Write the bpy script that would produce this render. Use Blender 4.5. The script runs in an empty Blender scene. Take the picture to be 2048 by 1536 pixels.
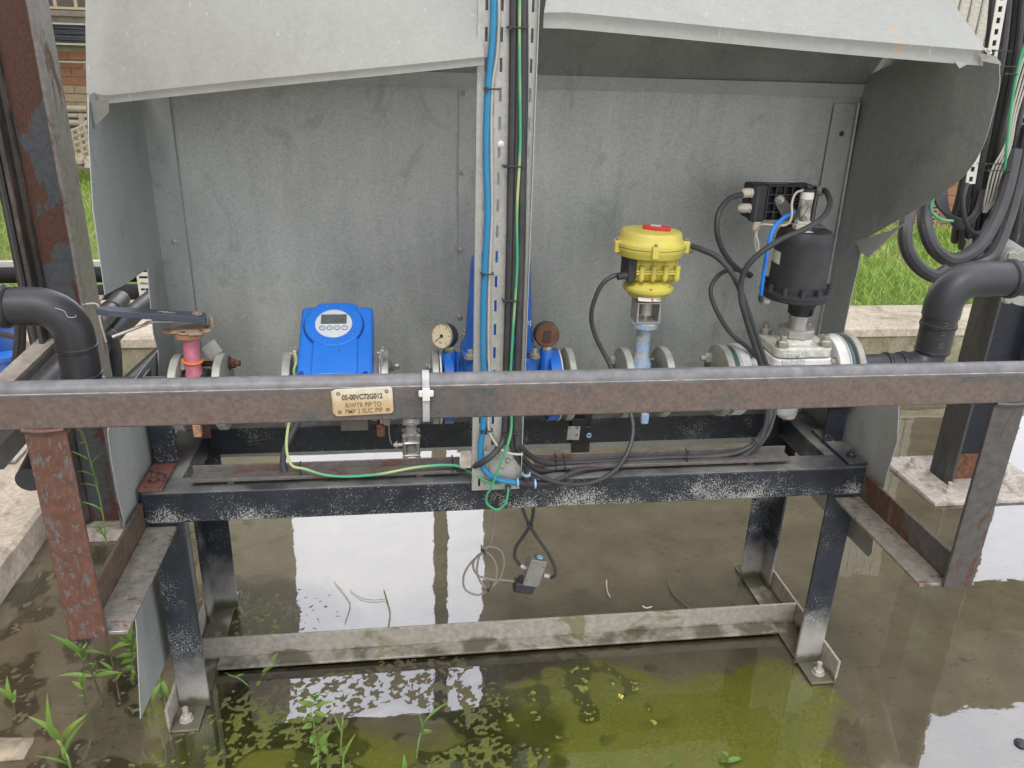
import bpy, math, random
import numpy as np
from mathutils import Vector, Matrix, noise
random.seed(7)
rad = math.radians
C = bpy.context.scene.collection
SC = bpy.context.scene

# ---------------------------------------------------------------- camera
CP = Vector((0.5554, -1.5454, 1.4555)); TH, YW, RL, FP = 0.3889, 0.1421, 0.0321, 1605.9
F_ = Vector((math.sin(YW)*math.cos(TH), math.cos(YW)*math.cos(TH), -math.sin(TH)))
R0 = Vector((math.cos(YW), -math.sin(YW), 0)); U0 = R0.cross(F_)
R_ = R0*math.cos(RL) + U0*math.sin(RL); U_ = -R0*math.sin(RL) + U0*math.cos(RL)
cam = bpy.data.cameras.new('camera'); co = bpy.data.objects.new('camera', cam); C.objects.link(co)
co.matrix_world = Matrix(((R_.x, U_.x, -F_.x, CP.x), (R_.y, U_.y, -F_.y, CP.y), (R_.z, U_.z, -F_.z, CP.z), (0, 0, 0, 1)))
cam.sensor_width = 36; cam.lens = FP/2048*36; cam.clip_start = .05; cam.clip_end = 400
SC.camera = co

# ---------------------------------------------------------------- world: bright overcast
GLOW = 2.0
w = bpy.data.worlds.new('World'); SC.world = w; w.use_nodes = True
n = w.node_tree; n.nodes.clear()
out = n.nodes.new('ShaderNodeOutputWorld'); bg = n.nodes.new('ShaderNodeBackground')
sky = n.nodes.new('ShaderNodeTexSky'); sky.sky_type = 'NISHITA'; sky.sun_disc = False
SUN_EL, SUN_ROT = rad(52), rad(200)
sky.sun_elevation = SUN_EL; sky.sun_rotation = SUN_ROT; sky.air_density = 1.2; sky.dust_density = 3
hs = n.nodes.new('ShaderNodeHueSaturation'); hs.inputs['Saturation'].default_value = .25
mx = n.nodes.new('ShaderNodeMix'); mx.data_type = 'RGBA'; mx.inputs[0].default_value = .82
tc = n.nodes.new('ShaderNodeTexCoord'); nz = n.nodes.new('ShaderNodeTexNoise'); nz.inputs['Scale'].default_value = 2.6
nz.inputs['Detail'].default_value = 5
cr = n.nodes.new('ShaderNodeValToRGB')
cr.color_ramp.elements[0].position = .35; cr.color_ramp.elements[0].color = (9.4, 9.7, 11.0, 1)
cr.color_ramp.elements[1].position = .62; cr.color_ramp.elements[1].color = (14.2, 14.2, 14.6, 1)
n.links.new(sky.outputs[0], hs.inputs['Color']); n.links.new(tc.outputs['Generated'], nz.inputs['Vector'])
n.links.new(nz.outputs[0], cr.inputs[0]); n.links.new(hs.outputs[0], mx.inputs[6]); n.links.new(cr.outputs[0], mx.inputs[7])
# the hidden sun brightens the cloud broadly ahead of the camera, as the water's reflections show
dt = n.nodes.new('ShaderNodeVectorMath'); dt.operation = 'DOT_PRODUCT'; dt.inputs[1].default_value = (.22, .80, .56)
n.links.new(tc.outputs['Generated'], dt.inputs[0])
mr = n.nodes.new('ShaderNodeMapRange'); mr.interpolation_type = 'SMOOTHSTEP'
for i_, q_ in ((1, .35), (2, .97), (3, 1.), (4, GLOW)): mr.inputs[i_].default_value = q_
n.links.new(dt.outputs['Value'], mr.inputs[0])
vm = n.nodes.new('ShaderNodeVectorMath'); vm.operation = 'SCALE'; n.links.new(mx.outputs[2], vm.inputs[0]); n.links.new(mr.outputs[0], vm.inputs['Scale'])
n.links.new(vm.outputs[0], bg.inputs['Color']); bg.inputs['Strength'].default_value = .12
n.links.new(bg.outputs[0], out.inputs['Surface'])
sl = bpy.data.lights.new('sun', 'SUN'); sl.energy = 1.1; sl.angle = rad(16); sl.color = (1, .96, .9)
so = bpy.data.objects.new('sun', sl); C.objects.link(so)
az = SUN_ROT
sd = Vector((math.sin(az)*math.cos(SUN_EL), math.cos(az)*math.cos(SUN_EL), math.sin(SUN_EL)))
so.rotation_euler = sd.to_track_quat('Z', 'Y').to_euler(); so.location = (0, -3, 6)
SC.view_settings.view_transform = 'Standard'; SC.view_settings.look = 'None'
SC.view_settings.exposure = .40; SC.view_settings.gamma = 1
SC.view_settings.use_curve_mapping = False

# ---------------------------------------------------------------- survey helpers: a photo pixel's ray met with a real plane
def ray(px, py): return F_ + R_*((px-1024)/FP) - U_*((py-768)/FP)
def PY(px, py, Y): d = ray(px, py); return CP + d*((Y-CP.y)/d.y)
def PX(px, py, X): d = ray(px, py); return CP + d*((X-CP.x)/d.x)
def PZ(px, py, Z): d = ray(px, py); return CP + d*((Z-CP.z)/d.z)
def V(*a): return Vector(a)

# ---------------------------------------------------------------- mesh builder
def frame(ax):
    ax = Vector(ax).normalized(); h = V(0, 0, 1) if abs(ax.z) < .9 else V(1, 0, 0)
    a = ax.cross(h).normalized(); return a, ax.cross(a).normalized(), ax
def smooth_path(pts, k=6):
    P = [Vector(p) for p in pts]
    if len(P) < 3: return P
    Q = [P[0]*2-P[1]] + P + [P[-1]*2-P[-2]]; o = []
    for i in range(1, len(Q)-2):
        a, b, c, d = Q[i-1], Q[i], Q[i+1], Q[i+2]
        for j in range(k):
            t = j/k
            o.append(.5*((2*b)+(c-a)*t+(2*a-5*b+4*c-d)*t*t+(3*b-a-3*c+d)*t**3))
    return o + [P[-1]]
class MB:
    def __init__(s): s.v = []; s.f = []
    def add(s, vs, fs):
        o = len(s.v); s.v += [tuple(v) for v in vs]; s.f += [tuple(i+o for i in f) for f in fs]; return s
    def box(s, x0, x1, y0, y1, z0, z1):
        return s.add([(x, y, z) for x in (x0, x1) for y in (y0, y1) for z in (z0, z1)],
                     [(0, 1, 3, 2), (4, 6, 7, 5), (0, 4, 5, 1), (2, 3, 7, 6), (0, 2, 6, 4), (1, 5, 7, 3)])
    def obox(s, c, ax, ay, az):
        c = Vector(c); ax, ay, az = Vector(ax), Vector(ay), Vector(az)
        return s.add([c+ax*i+ay*j+az*k for i in (-1, 1) for j in (-1, 1) for k in (-1, 1)],
                     [(0, 1, 3, 2), (4, 6, 7, 5), (0, 4, 5, 1), (2, 3, 7, 6), (0, 2, 6, 4), (1, 5, 7, 3)])
    def lathe(s, o, ax, prof, n=24, cap=True):
        a, b, c = frame(ax); o = Vector(o); vs = []; fs = []
        for r, h in prof:
            for i in range(n):
                t = 2*math.pi*i/n; vs.append(o+a*(r*math.cos(t))+b*(r*math.sin(t))+c*h)
        for k in range(len(prof)-1):
            for i in range(n):
                j = (i+1) % n; fs.append((k*n+i, k*n+j, (k+1)*n+j, (k+1)*n+i))
        if cap: fs += [tuple(range(n))[::-1], tuple((len(prof)-1)*n+i for i in range(n))]
        return s.add(vs, fs)
    def cyl(s, a, b, r, r1=None, n=16):
        a, b = Vector(a), Vector(b); return s.lathe(a, b-a, [(r, 0), (r if r1 is None else r1, (b-a).length)], n)
    def disc(s, c, ax, r, t, n=32, bev=.0015):
        ax = Vector(ax).normalized()
        return s.lathe(Vector(c)-ax*t/2, ax, [(r-bev, 0), (r, bev), (r, t-bev), (r-bev, t)], n)
    def hexa(s, c, ax, r, h):
        return s.lathe(c, ax, [(r*.94, 0), (r, h*.12), (r, h*.85), (r*.86, h)], 6)
    def tube(s, pts, r, n=8, k=6, rs=None):
        P = smooth_path(pts, k) if k else [Vector(p) for p in pts]
        T = (P[1]-P[0]).normalized(); a = frame(T)[0]; vs = []; fs = []
        for i, p in enumerate(P):
            t = (P[min(i+1, len(P)-1)]-P[max(i-1, 0)]).normalized()
            a = (a - t*a.dot(t)).normalized(); b = t.cross(a)
            rr = r if rs is None else rs(i/(len(P)-1))
            for j in range(n):
                q = 2*math.pi*j/n; vs.append(p+a*(rr*math.cos(q))+b*(rr*math.sin(q)))
        for i in range(len(P)-1):
            for j in range(n):
                m = (j+1) % n; fs.append((i*n+j, i*n+m, (i+1)*n+m, (i+1)*n+j))
        fs += [tuple(range(n))[::-1], tuple((len(P)-1)*n+i for i in range(n))]
        return s.add(vs, fs)
    def prism(s, pts, ext):
        P = [Vector(p) for p in pts]; e = Vector(ext); n = len(P)
        return s.add(P+[p+e for p in P], [tuple(range(n))[::-1], tuple(range(n, 2*n))]+[(i, (i+1) % n, n+(i+1) % n, n+i) for i in range(n)])
    def sheet(s, fn, nu, nv, th=.0015):
        """curved sheet of real thickness: fn(u,v) gives the middle surface"""
        g = [[Vector(fn(i/nu, j/nv)) for j in range(nv+1)] for i in range(nu+1)]; top = []; bot = []
        for i in range(nu+1):
            for j in range(nv+1):
                du = g[min(i+1, nu)][j]-g[max(i-1, 0)][j]; dv = g[i][min(j+1, nv)]-g[i][max(j-1, 0)]
                m = du.cross(dv); m = m.normalized() if m.length > 1e-9 else V(0, 0, 1)
                top.append(g[i][j]+m*th/2); bot.append(g[i][j]-m*th/2)
        N = (nu+1)*(nv+1); ix = lambda i, j: i*(nv+1)+j; fs = []
        for i in range(nu):
            for j in range(nv):
                q = (ix(i, j), ix(i+1, j), ix(i+1, j+1), ix(i, j+1)); fs.append(q); fs.append(tuple(N+a for a in q[::-1]))
        bd = [(i, 0) for i in range(nu)]+[(nu, j) for j in range(nv)]+[(i, nv) for i in range(nu, 0, -1)]+[(0, j) for j in range(nv, 0, -1)]
        for k in range(len(bd)):
            a = ix(*bd[k]); b = ix(*bd[(k+1) % len(bd)]); fs.append((b, a, N+a, N+b))
        return s.add(top+bot, fs)
    def torus(s, c, ax, R, r, n=24, m=8, a0=0, a1=2*math.pi):
        a, b, _ = frame(ax); c = Vector(c); full = abs(a1-a0-2*math.pi) < 1e-6
        pts = [c+a*(R*math.cos(a0+(a1-a0)*i/n))+b*(R*math.sin(a0+(a1-a0)*i/n)) for i in range(n+1)]
        return s.tube(pts, r, m, 0)
    def build(s, name, mat, parent=None, loc=None, bev=0, ang=35, mods=None):
        base = Vector(loc) if loc is not None else (world_loc(parent) if parent else V(0, 0, 0))
        me = bpy.data.meshes.new(name)
        me.from_pydata([(x-base.x, y-base.y, z-base.z) for x, y, z in s.v], [], s.f); me.update()
        me.polygons.foreach_set('use_smooth', [True]*len(me.polygons)); me.set_sharp_from_angle(angle=rad(ang))
        o = bpy.data.objects.new(name, me); C.objects.link(o); me.materials.append(mat)
        if parent: o.parent = parent
        else: o.location = base
        if bev:
            b = o.modifiers.new('bevel', 'BEVEL'); b.width = bev; b.segments = 2; b.limit_method = 'ANGLE'; b.angle_limit = rad(40)
        return o
def world_loc(o):
    p = V(0, 0, 0)
    while o: p += o.location; o = o.parent
    return p
def thing(name, label, cat, loc=(0, 0, 0), group=None):
    o = bpy.data.objects.new(name, None); C.objects.link(o); o.location = loc; o.empty_display_size = .05
    return tag(o, label, cat, group)
def tag(o, label=None, cat=None, group=None, kind=None):
    if label: o['label'] = label
    if cat: o['category'] = cat
    if group: o['group'] = group
    if kind: o['kind'] = kind
    return o
_shared = {}; _makers = {'bolt': None}
def inst(key, maker, name, mat, parent, p, ax, sc=1.0):
    """one of many alike pieces: shares its mesh (made along +Z at the origin)"""
    k = (key, mat.name)
    if maker: _makers[key] = maker
    maker = _makers[key]
    if k not in _shared:
        m = MB(); maker(m); o = m.build(name, mat); _shared[k] = o.data; bpy.data.objects.remove(o)
    o = bpy.data.objects.new(name, _shared[k]); C.objects.link(o); o.parent = parent
    o.location = Vector(p)-(world_loc(parent) if parent else V(0, 0, 0))
    o.rotation_euler = Vector(ax).to_track_quat('Z', 'Y').to_euler(); o.scale = (sc, sc, sc) if not hasattr(sc, '__len__') else sc
    return o
def mk_bolt(m):
    m.lathe((0, 0, 0), (0, 0, 1), [(.0125, 0), (.0125, .0015)], 20); m.hexa((0, 0, .0015), (0, 0, 1), .0105, .008)
    m.lathe((0, 0, .009), (0, 0, 1), [(.0055, 0), (.0055, .008), (.0045, .009)], 12)
def mk_rivet(m):
    m.lathe((0, 0, 0), (0, 0, 1), [(.0062, 0), (.0062, .0008), (.0035, .0014), (.0034, .0026), (.0022, .0034)], 14)
_makers['bolt'] = mk_bolt
def text(parent, name, body, mat, c, right, up, size, th=.0006, align='CENTER', width=None, bold=0):
    cu = bpy.data.curves.new(name, 'FONT'); cu.body = body; cu.size = size; cu.extrude = th; cu.align_x = align; cu.align_y = 'CENTER'; cu.offset = bold
    to = bpy.data.objects.new(name, cu); C.objects.link(to)
    dg = bpy.context.evaluated_depsgraph_get(); me = bpy.data.meshes.new_from_object(to.evaluated_get(dg))
    bpy.data.objects.remove(to)
    o = bpy.data.objects.new(name, me); C.objects.link(o); me.materials.clear(); me.materials.append(mat); o.parent = parent
    r = Vector(right).normalized(); u = Vector(up); u = (u-r*u.dot(r)).normalized(); nn = r.cross(u)
    M = Matrix(((r.x, u.x, nn.x), (r.y, u.y, nn.y), (r.z, u.z, nn.z)))
    if width:
        wd = max(v.co.x for v in me.vertices)-min(v.co.x for v in me.vertices); o.scale = (width/wd, 1, 1)
    o.rotation_euler = M.to_euler(); o.location = Vector(c)-(world_loc(parent) if parent else V(0, 0, 0))
    return o

# ---------------------------------------------------------------- materials
class NT:
    def __init__(s, name):
        s.m = bpy.data.materials.new(name); s.m.use_nodes = True; s.t = s.m.node_tree; s.t.nodes.clear()
        s.o = s.N('OutputMaterial'); s.b = s.N('BsdfPrincipled'); s.L(s.b.outputs[0], s.o.inputs['Surface'])
        s.tc = s.N('TexCoord').outputs['Object']
    def N(s, t): return s.t.nodes.new('ShaderNode'+t)
    def L(s, a, b): s.t.links.new(a, b)
    def noise(s, sc, det=4, rough=.55, vec=None, dist=0):
        k = s.N('TexNoise'); k.inputs['Scale'].default_value = sc; k.inputs['Detail'].default_value = det
        k.inputs['Roughness'].default_value = rough; k.inputs['Distortion'].default_value = dist
        s.L(vec or s.tc, k.inputs['Vector']); return k.outputs[0]
    def stretch(s, sx, sy, sz):
        k = s.N('Mapping'); k.inputs['Scale'].default_value = (sx, sy, sz); s.L(s.tc, k.inputs[0]); return k.outputs[0]
    def ramp(s, x, a, b, lo=0, hi=1):
        k = s.N('MapRange'); k.inputs[1].default_value = a; k.inputs[2].default_value = b
        k.inputs[3].default_value = lo; k.inputs[4].default_value = hi; s.L(x, k.inputs[0]); return k.outputs[0]
    def mix(s, f, a, b):
        k = s.N('Mix'); k.data_type = 'RGBA'
        for i, q in ((0, f), (6, a), (7, b)):
            if isinstance(q, (int, float)): k.inputs[i].default_value = q
            elif isinstance(q, tuple): k.inputs[i].default_value = (*q, 1)
            else: s.L(q, k.inputs[i])
        return k.outputs[2]
    def math(s, op, a, b=0.):
        k = s.N('Math'); k.operation = op; k.use_clamp = False
        for i, q in ((0, a), (1, b)):
            if isinstance(q, (int, float)): k.inputs[i].default_value = q
            else: s.L(q, k.inputs[i])
        return k.outputs[0]
    def axis(s, i):
        k = s.N('SeparateXYZ'); s.L(s.tc, k.inputs[0]); return k.outputs[i]
    def bump(s, h, st=.3, d=.01):
        k = s.N('Bump'); k.inputs['Strength'].default_value = st; k.inputs['Distance'].default_value = d; s.L(h, k.inputs['Height'])
        s.L(k.outputs[0], s.b.inputs['Normal']); return k
    def set(s, col=None, rough=None, metal=None, **kw):
        for nm, q in (('Base Color', col), ('Roughness', rough), ('Metallic', metal)):
            if q is None: continue
            if isinstance(q, tuple): s.b.inputs[nm].default_value = (*q, 1)
            elif isinstance(q, (int, float)): s.b.inputs[nm].default_value = q
            else: s.L(q, s.b.inputs[nm])
        return s.m
def plain(name, col, rough=.5, metal=0, var=.25, sc=30, bump=.08, dirt=None, dirtamt=.35):
    k = NT(name); a = k.noise(sc, 5); c = k.mix(k.ramp(a, .3, .7), tuple(x*(1-var) for x in col), tuple(min(1, x*(1+var*.6)) for x in col))
    if dirt: c = k.mix(k.ramp(k.noise(sc*.35, 6, .65, dist=.5), .5, .72, 0, dirtamt*2), c, dirt)
    k.bump(k.noise(sc*6, 3), bump, .002)
    return k.set(c, k.ramp(k.noise(sc*.8, 4), .3, .7, rough-.08, rough+.1), metal)

def galv(name, lo, hi, metal=.35, rough=.5, stain=None, sc=26, bumpy=.08, pts=(), dark=.28):
    k = NT(name)
    vo = k.N('TexVoronoi'); vo.inputs['Scale'].default_value = sc*9; k.L(k.tc, vo.inputs['Vector'])
    sep = k.N('SeparateXYZ'); k.L(vo.outputs['Color'], sep.inputs[0])
    fine = k.math('ADD', k.math('MULTIPLY', sep.outputs[0], .35), k.math('MULTIPLY', k.noise(260, 4, .7), .65))
    big = k.noise(5, 7, .62, k.stretch(1, 1, .45), .6)
    st = k.noise(34, 4, .6, k.stretch(1, 1, .07))
    a = k.math('ADD', k.math('MULTIPLY', fine, .40), k.math('MULTIPLY', big, .72))
    a = k.math('ADD', a, k.math('MULTIPLY', k.math('SUBTRACT', st, .5), .20))
    c = k.mix(k.ramp(a, .34, .76), lo, hi)
    sp = k.ramp(k.noise(95, 3, .5, k.stretch(1, 1, .16)), .66, .76)
    c = k.mix(k.math('MULTIPLY', sp, .25), c, (.60, .61, .59))
    dk = k.ramp(k.noise(6, 7, .7, k.stretch(1, 1, .8), 1.8), .56, .64, 0, dark); c = k.mix(dk, c, tuple(x*.62 for x in lo))
    for q_, r_ in pts:
        gp = k.N('NewGeometry'); d_ = k.N('VectorMath'); d_.operation = 'DISTANCE'; k.L(gp.outputs['Position'], d_.inputs[0]); d_.inputs[1].default_value = q_
        dd = k.math('ADD', d_.outputs['Value'], k.math('MULTIPLY', k.math('SUBTRACT', k.noise(45, 5, .6, k.stretch(1, 1, .3)), .5), .05)); c = k.mix(k.ramp(dd, r_*.9, r_*.55, 0, .6), c, (.38, .28, .19))
    if stain: c = k.mix(k.ramp(k.noise(7, 7, .6, None, 1.2), .6, .7, 0, .55), c, stain)
    k.bump(k.math('ADD', k.noise(150, 3), k.math('MULTIPLY', k.noise(3, 2), 3.)), bumpy, .004)
    return k.set(c, k.ramp(big, .3, .7, rough-.08, rough+.12), metal)
GALV_IN = galv('galvanised_weathered', (.27, .29, .275), (.47, .49, .465), .3, .47)
GALV_SHADED = galv('galvanised_shiny_shaded', (.26, .28, .27), (.44, .465, .45), .5, .38)  # shinier copy with the shade of roof underside and right sheet in its colour
GALV_SIDE = galv('galvanised_side_sheet', (.29, .31, .30), (.42, .44, .425), .3, .5)
GALV_TOP = galv('galvanised_roof_sheet', (.245, .253, .236), (.31, .318, .295), .25, .5, sc=14, bumpy=.03, dark=.12, pts=[(PY(1346, 40, .02), .021), (PY(1356, 62, .0), .012), (PY(1785, 70, .0), .017), (PY(1798, 92, -.02), .019)])
TRAYM = galv('galvanised_tray', (.33, .33, .31), (.52, .52, .49), .4, .45, sc=16)
FLG = plain('grey_flange_paint', (.40, .41, .37), .5, .2, .2, 30, .12, (.22, .2, .15), .35)
FLG_W = plain('white_valve_enamel', (.66, .68, .66), .35, 0, .1, 20, .05, (.3, .25, .17), .35)
FLG_G = plain('green_plastic_ring', (.05, .12, .13), .5, 0, .2)
ZINC = plain('zinc_bolt_steel', (.42, .4, .35), .42, .55, .3, 60, .2, (.2, .14, .08), .3)
STEEL = plain('stainless_steel', (.46, .45, .42), .42, .5, .2, 40, .1, (.25, .2, .15), .15)
RUSTB = plain('rusty_bolt_steel', (.13, .055, .03), .85, 0, .5, 60, .5)
BLKP = plain('black_plastic_pipe', (.036, .038, .043), .42, 0, .25, 12, .04, (.075, .075, .072), .35)
BLKM = plain('matt_black_casting', (.030, .031, .035), .55, 0, .25, 25, .12, (.06, .06, .058), .25)
BLKW = plain('black_cable_sheath', (.042, .043, .047), .5, 0, .25, 18, .05, (.085, .083, .08), .3)
FOAM = plain('black_foam_lagging', (.012, .012, .013), .8, 0, .2, 40, .2)
BLUET = plain('blue_air_tube', (.025, .22, .42), .38, 0, .1, 20, .03)
BLUET2 = plain('bright_blue_tube', (.01, .2, .75), .35, 0, .1, 20, .03)
GRYW = plain('grey_signal_wire', (.46, .44, .38), .5, 0, .15, 20, .03)
BLUE = plain('blue_meter_paint', (.02, .165, .62), .34, 0, .06, 14, .03, (.05, .12, .4), .12)
BLUE_D = plain('blue_valve_enamel', (.016, .13, .50), .33, 0, .18, 14, .05, (.16, .15, .12), .3)
BLUE_S = plain('dark_blue_recess', (.006, .04, .25), .5)
YEL = plain('dusty_yellow_paint', (.60, .53, .10), .5, 0, .08, 14, .08, (.48, .38, .16), .5)
RED = plain('red_pointer_plastic', (.55, .03, .03), .45, 0, .12, 40)
WHT = plain('white_plastic', (.74, .74, .71), .4, 0, .06, 30, .03, (.5, .46, .36), .2)
CREAM = plain('cream_plastic_gland', (.56, .53, .44), .45, 0, .12, 40, .04)
INK = plain('black_print', (.02, .02, .02), .6, 0, .1)
ENGR = plain('engraved_print', (.07, .06, .045), .7, 0, .3, 90)
ENGR2 = plain('faded_engraving', (.19, .15, .085), .7, 0, .3, 90)
LCD = plain('lcd_screen', (.10, .12, .115), .25, 0, .08)
LCDD = plain('lcd_digit', (.06, .075, .07), .3, 0, .08)
DIAL = plain('aged_dial_face', (.62, .56, .38), .45, 0, .1, 50, .02)
ORG = plain('orange_cord', (.75, .22, .04), .6, 0, .1)
RUSTP = plain('rust_covered_disc', (.16, .07, .035), .85, 0, .5, 50, .5, (.06, .04, .03), .5)
TILEP = plain('grey_perforated_channel', (.62, .61, .55), .5, .1, .08, 20, .05)

LABELM = plain('faded_paper_label', (.6, .6, .56), .5, 0, .15, 60, .02)
GLASSM = plain('window_glass', (.16, .15, .13), .12, 0, .3, 3, 0)
FRAMEP = plain('cream_window_frame', (.62, .53, .38), .5, 0, .1)
SILL = plain('stone_sill', (.30, .25, .22), .8, 0, .2)
PIPEC = plain('cream_conduit_pipe', (.55, .5, .4), .5, 0, .15)
ROCK = plain('broken_stone', (.33, .28, .2), .85, 0, .5, 24, .6, (.12, .1, .07), .5)

def two(name, a, b, sc, t0, t1, rough=.6, metal=0, det=7, dist=.6, vec=None, bump=.25, c2=None, sc2=60, edge=None):
    """paint a with patches of b"""
    k = NT(name); v = k.stretch(*vec) if vec else None
    m = k.noise(sc, det, .62, v, dist); f = k.ramp(m, t0, t1)
    ca = k.mix(k.ramp(k.noise(sc2, 4), .35, .65), tuple(x*.7 for x in a), a)
    cb = k.mix(k.ramp(k.noise(sc2*1.7, 5), .3, .7), tuple(x*.55 for x in b), b)
    c = k.mix(f, ca, cb)
    if edge:
        e = k.math('MULTIPLY', k.ramp(m, t0-.035, t0), k.ramp(m, t1, t1+.02, 1, 0)); c = k.mix(k.math('MULTIPLY', e, .7), c, edge)
    if c2: c = k.mix(k.ramp(k.noise(sc*2.3, 6, .6, v, .3), .58, .68, 0, .75), c, c2)
    k.bump(k.math('ADD', k.math('MULTIPLY', f, -.8), k.math('MULTIPLY', k.noise(220, 3), .35)), bump, .003)
    return k.set(c, k.ramp(f, 0, 1, rough-.15, rough+.15), metal)
RAILM = two('railing_brown_paint', (.185, .145, .125), (.11, .12, .12), 4, .5, .62, .5, .15, c2=(.15, .095, .07), bump=.12, sc2=140)
RAILT = plain('blue_grey_conduit', (.15, .15, .158), .45, .1, .3, 40, .15, (.30, .29, .29), .22)
RUSTPOST = two('rusted_post_paint', (.15, .068, .045), (.16, .145, .14), 120, .535, .575, .65, 0, vec=(1, 1, .45), bump=.3, c2=(.11, .045, .028))
BLUEPOST = two('blue_black_post_paint', (.115, .108, .105), (.13, .068, .045), 11, .54, .57, .5, .15, vec=(1.6, 1, .35), bump=.25, c2=(.13, .12, .105))
BRKM = two('worn_steel_bracket', (.40, .37, .32), (.24, .14, .08), 24, .60, .66, .42, .5, bump=.2, c2=(.13, .125, .12))
BRKV = two('bracket_upright_rust', (.13, .085, .06), (.055, .058, .062), 12, .5, .6, .6, .1)
COLM = two('column_blue_grey_rust', (.075, .084, .094), (.105, .046, .028), 8.5, .505, .511, .5, .1, vec=(1, 1, .42), dist=.45, bump=.45)
COLF = two('column_dark_flange', (.075, .068, .06), (.17, .13, .11), 18, .5, .62, .6, .1, vec=(1, 1, .3))
COLE = two('column_grey_edge', (.21, .195, .185), (.12, .07, .045), 14, .57, .63, .55, .1, vec=(1, 1, .3))
RCOL = two('black_column_paint', (.016, .02, .03), (.12, .055, .03), 5, .64, .7, .45, .1, vec=(1, 1, .6))
RCOLF = two('grey_black_column_flange', (.075, .075, .075), (.045, .05, .055), 7, .5, .66, .5, .15, vec=(1, 1, .3))
ANG = two('rusty_grey_angle', (.17, .155, .145), (.17, .085, .055), 16, .54, .64, .55, .2, vec=(.4, 1, 1))
LAPIS = two('light_blue_chipped_paint', (.30, .42, .60), (.46, .46, .43), 30, .49, .55, .5, 0, c2=(.10, .20, .50))
PINK = two('pink_valve_paint', (.62, .20, .27), (.50, .32, .23), 30, .55, .66, .5, 0)
PEACH = two('faded_peach_rust', (.46, .24, .14), (.3, .18, .11), 30, .5, .6, .7, 0, bump=.35)
RUSTPL = two('pale_rusted_plate', (.42, .30, .21), (.19, .09, .05), 26, .55, .66, .7, 0, bump=.3)
HANDLE = plain('blue_black_handle', (.055, .068, .095), .45, 0, .2, 20, .06, (.11, .11, .12), .3)
REDOX = two('red_oxide_primer', (.22, .09, .07), (.05, .05, .055), 30, .54, .6, .6, 0)
TANK = plain('dark_cladding', (.115, .10, .075), .7, 0, .2, 1.5, .05)
CLADW = two('white_cladding_stained', (.6, .58, .52), (.45, .36, .24), 2.2, .6, .72, .5, 0, vec=(3, 1, .12), bump=.02)
CONC = two('pale_concrete', (.62, .54, .42), (.46, .40, .30), 6, .5, .66, .85, 0, bump=.3, c2=(.30, .26, .18))
CONCW = two('mossy_concrete_face', (.36, .32, .22), (.26, .24, .13), 7, .45, .62, .9, 0, bump=.5, c2=(.12, .12, .05))
WHITEST = two('rust_stained_white_enamel', (.64, .63, .58), (.36, .22, .10), 11, .58, .72, .4, 0, c2=(.2, .16, .1), bump=.1)
GALVPLATE = two('whitened_base_plate', (.52, .47, .42), (.34, .28, .22), 14, .5, .66, .7, .05, c2=(.16, .12, .09))

H_BEAM = .512
def frame_paint(name, amt=.0, tide=.075):
    """black paint, chalky white specks where it flakes, limescale tide mark above the water"""
    k = NT(name)
    spots = k.noise(330, 3, .6); clus = k.noise(9, 6, .65)
    th = k.math('ADD', spots, k.math('MULTIPLY', k.math('SUBTRACT', clus, .5), .8))
    if amt:
        lo_ = k.ramp(k.axis(2), H_BEAM, H_BEAM+.06, .10, -.06); th = k.math('ADD', th, lo_)
    f = k.ramp(th, .655-amt, .685-amt)
    c = k.mix(k.ramp(k.noise(20, 4), .3, .7), (.010, .013, .020), (.024, .030, .042))
    c = k.mix(k.math('MULTIPLY', f, .9), c, (.42, .43, .40))
    gp = k.N('NewGeometry'); z = k.N('SeparateXYZ'); k.L(gp.outputs['Position'], z.inputs[0])
    zz = k.math('ADD', z.outputs[2], k.math('MULTIPLY', k.math('SUBTRACT', k.noise(13, 5), .5), .16))
    zz = k.math('ADD', zz, k.math('MULTIPLY', k.math('SUBTRACT', spots, .5), .12))
    c = k.mix(k.ramp(zz, tide+.09, tide-.02, 0, .9), c, (.36, .35, .32))
    zg = k.math('ADD', z.outputs[2], k.math('MULTIPLY', k.math('SUBTRACT', k.noise(30, 4), .5), .03))
    c = k.mix(k.ramp(zg, .038, .022, 0, .85), c, (.055, .06, .022))
    up = k.N('SeparateXYZ'); k.L(gp.outputs['Normal'], up.inputs[0])
    c = k.mix(k.math('MULTIPLY', k.ramp(up.outputs[2], .6, .9), k.ramp(k.noise(9, 6), .35, .6, .15, .85)), c, (.23, .225, .21))
    k.bump(k.math('ADD', f, k.noise(90, 3)), .2, .002)
    return k.set(c, k.ramp(f, 0, 1, .38, .8), 0)
FRM = frame_paint('flaking_black_paint'); FRMB = frame_paint('flaking_black_paint_front', .05)
def base_angle_mat():
    k = NT('limescaled_base_angle'); gp = k.N('NewGeometry'); z = k.N('SeparateXYZ'); k.L(gp.outputs['Position'], z.inputs[0])
    zz = k.math('ADD', z.outputs[2], k.math('MULTIPLY', k.math('SUBTRACT', k.noise(14, 5), .5), .07))
    c = k.mix(k.ramp(k.noise(60, 5), .3, .7), (.25, .23, .19), (.38, .355, .31))
    c = k.mix(k.ramp(k.noise(8, 5, .6, None, .8), .60, .66, 0, .7), c, (.13, .14, .04))
    c = k.mix(k.ramp(zz, .020, .010, 0, .85), c, (.10, .093, .06))
    k.bump(k.noise(120, 4), .3, .003)
    return k.set(c, k.ramp(zz, .02, .04, .25, .8), 0)
BASEA = base_angle_mat()

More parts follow.
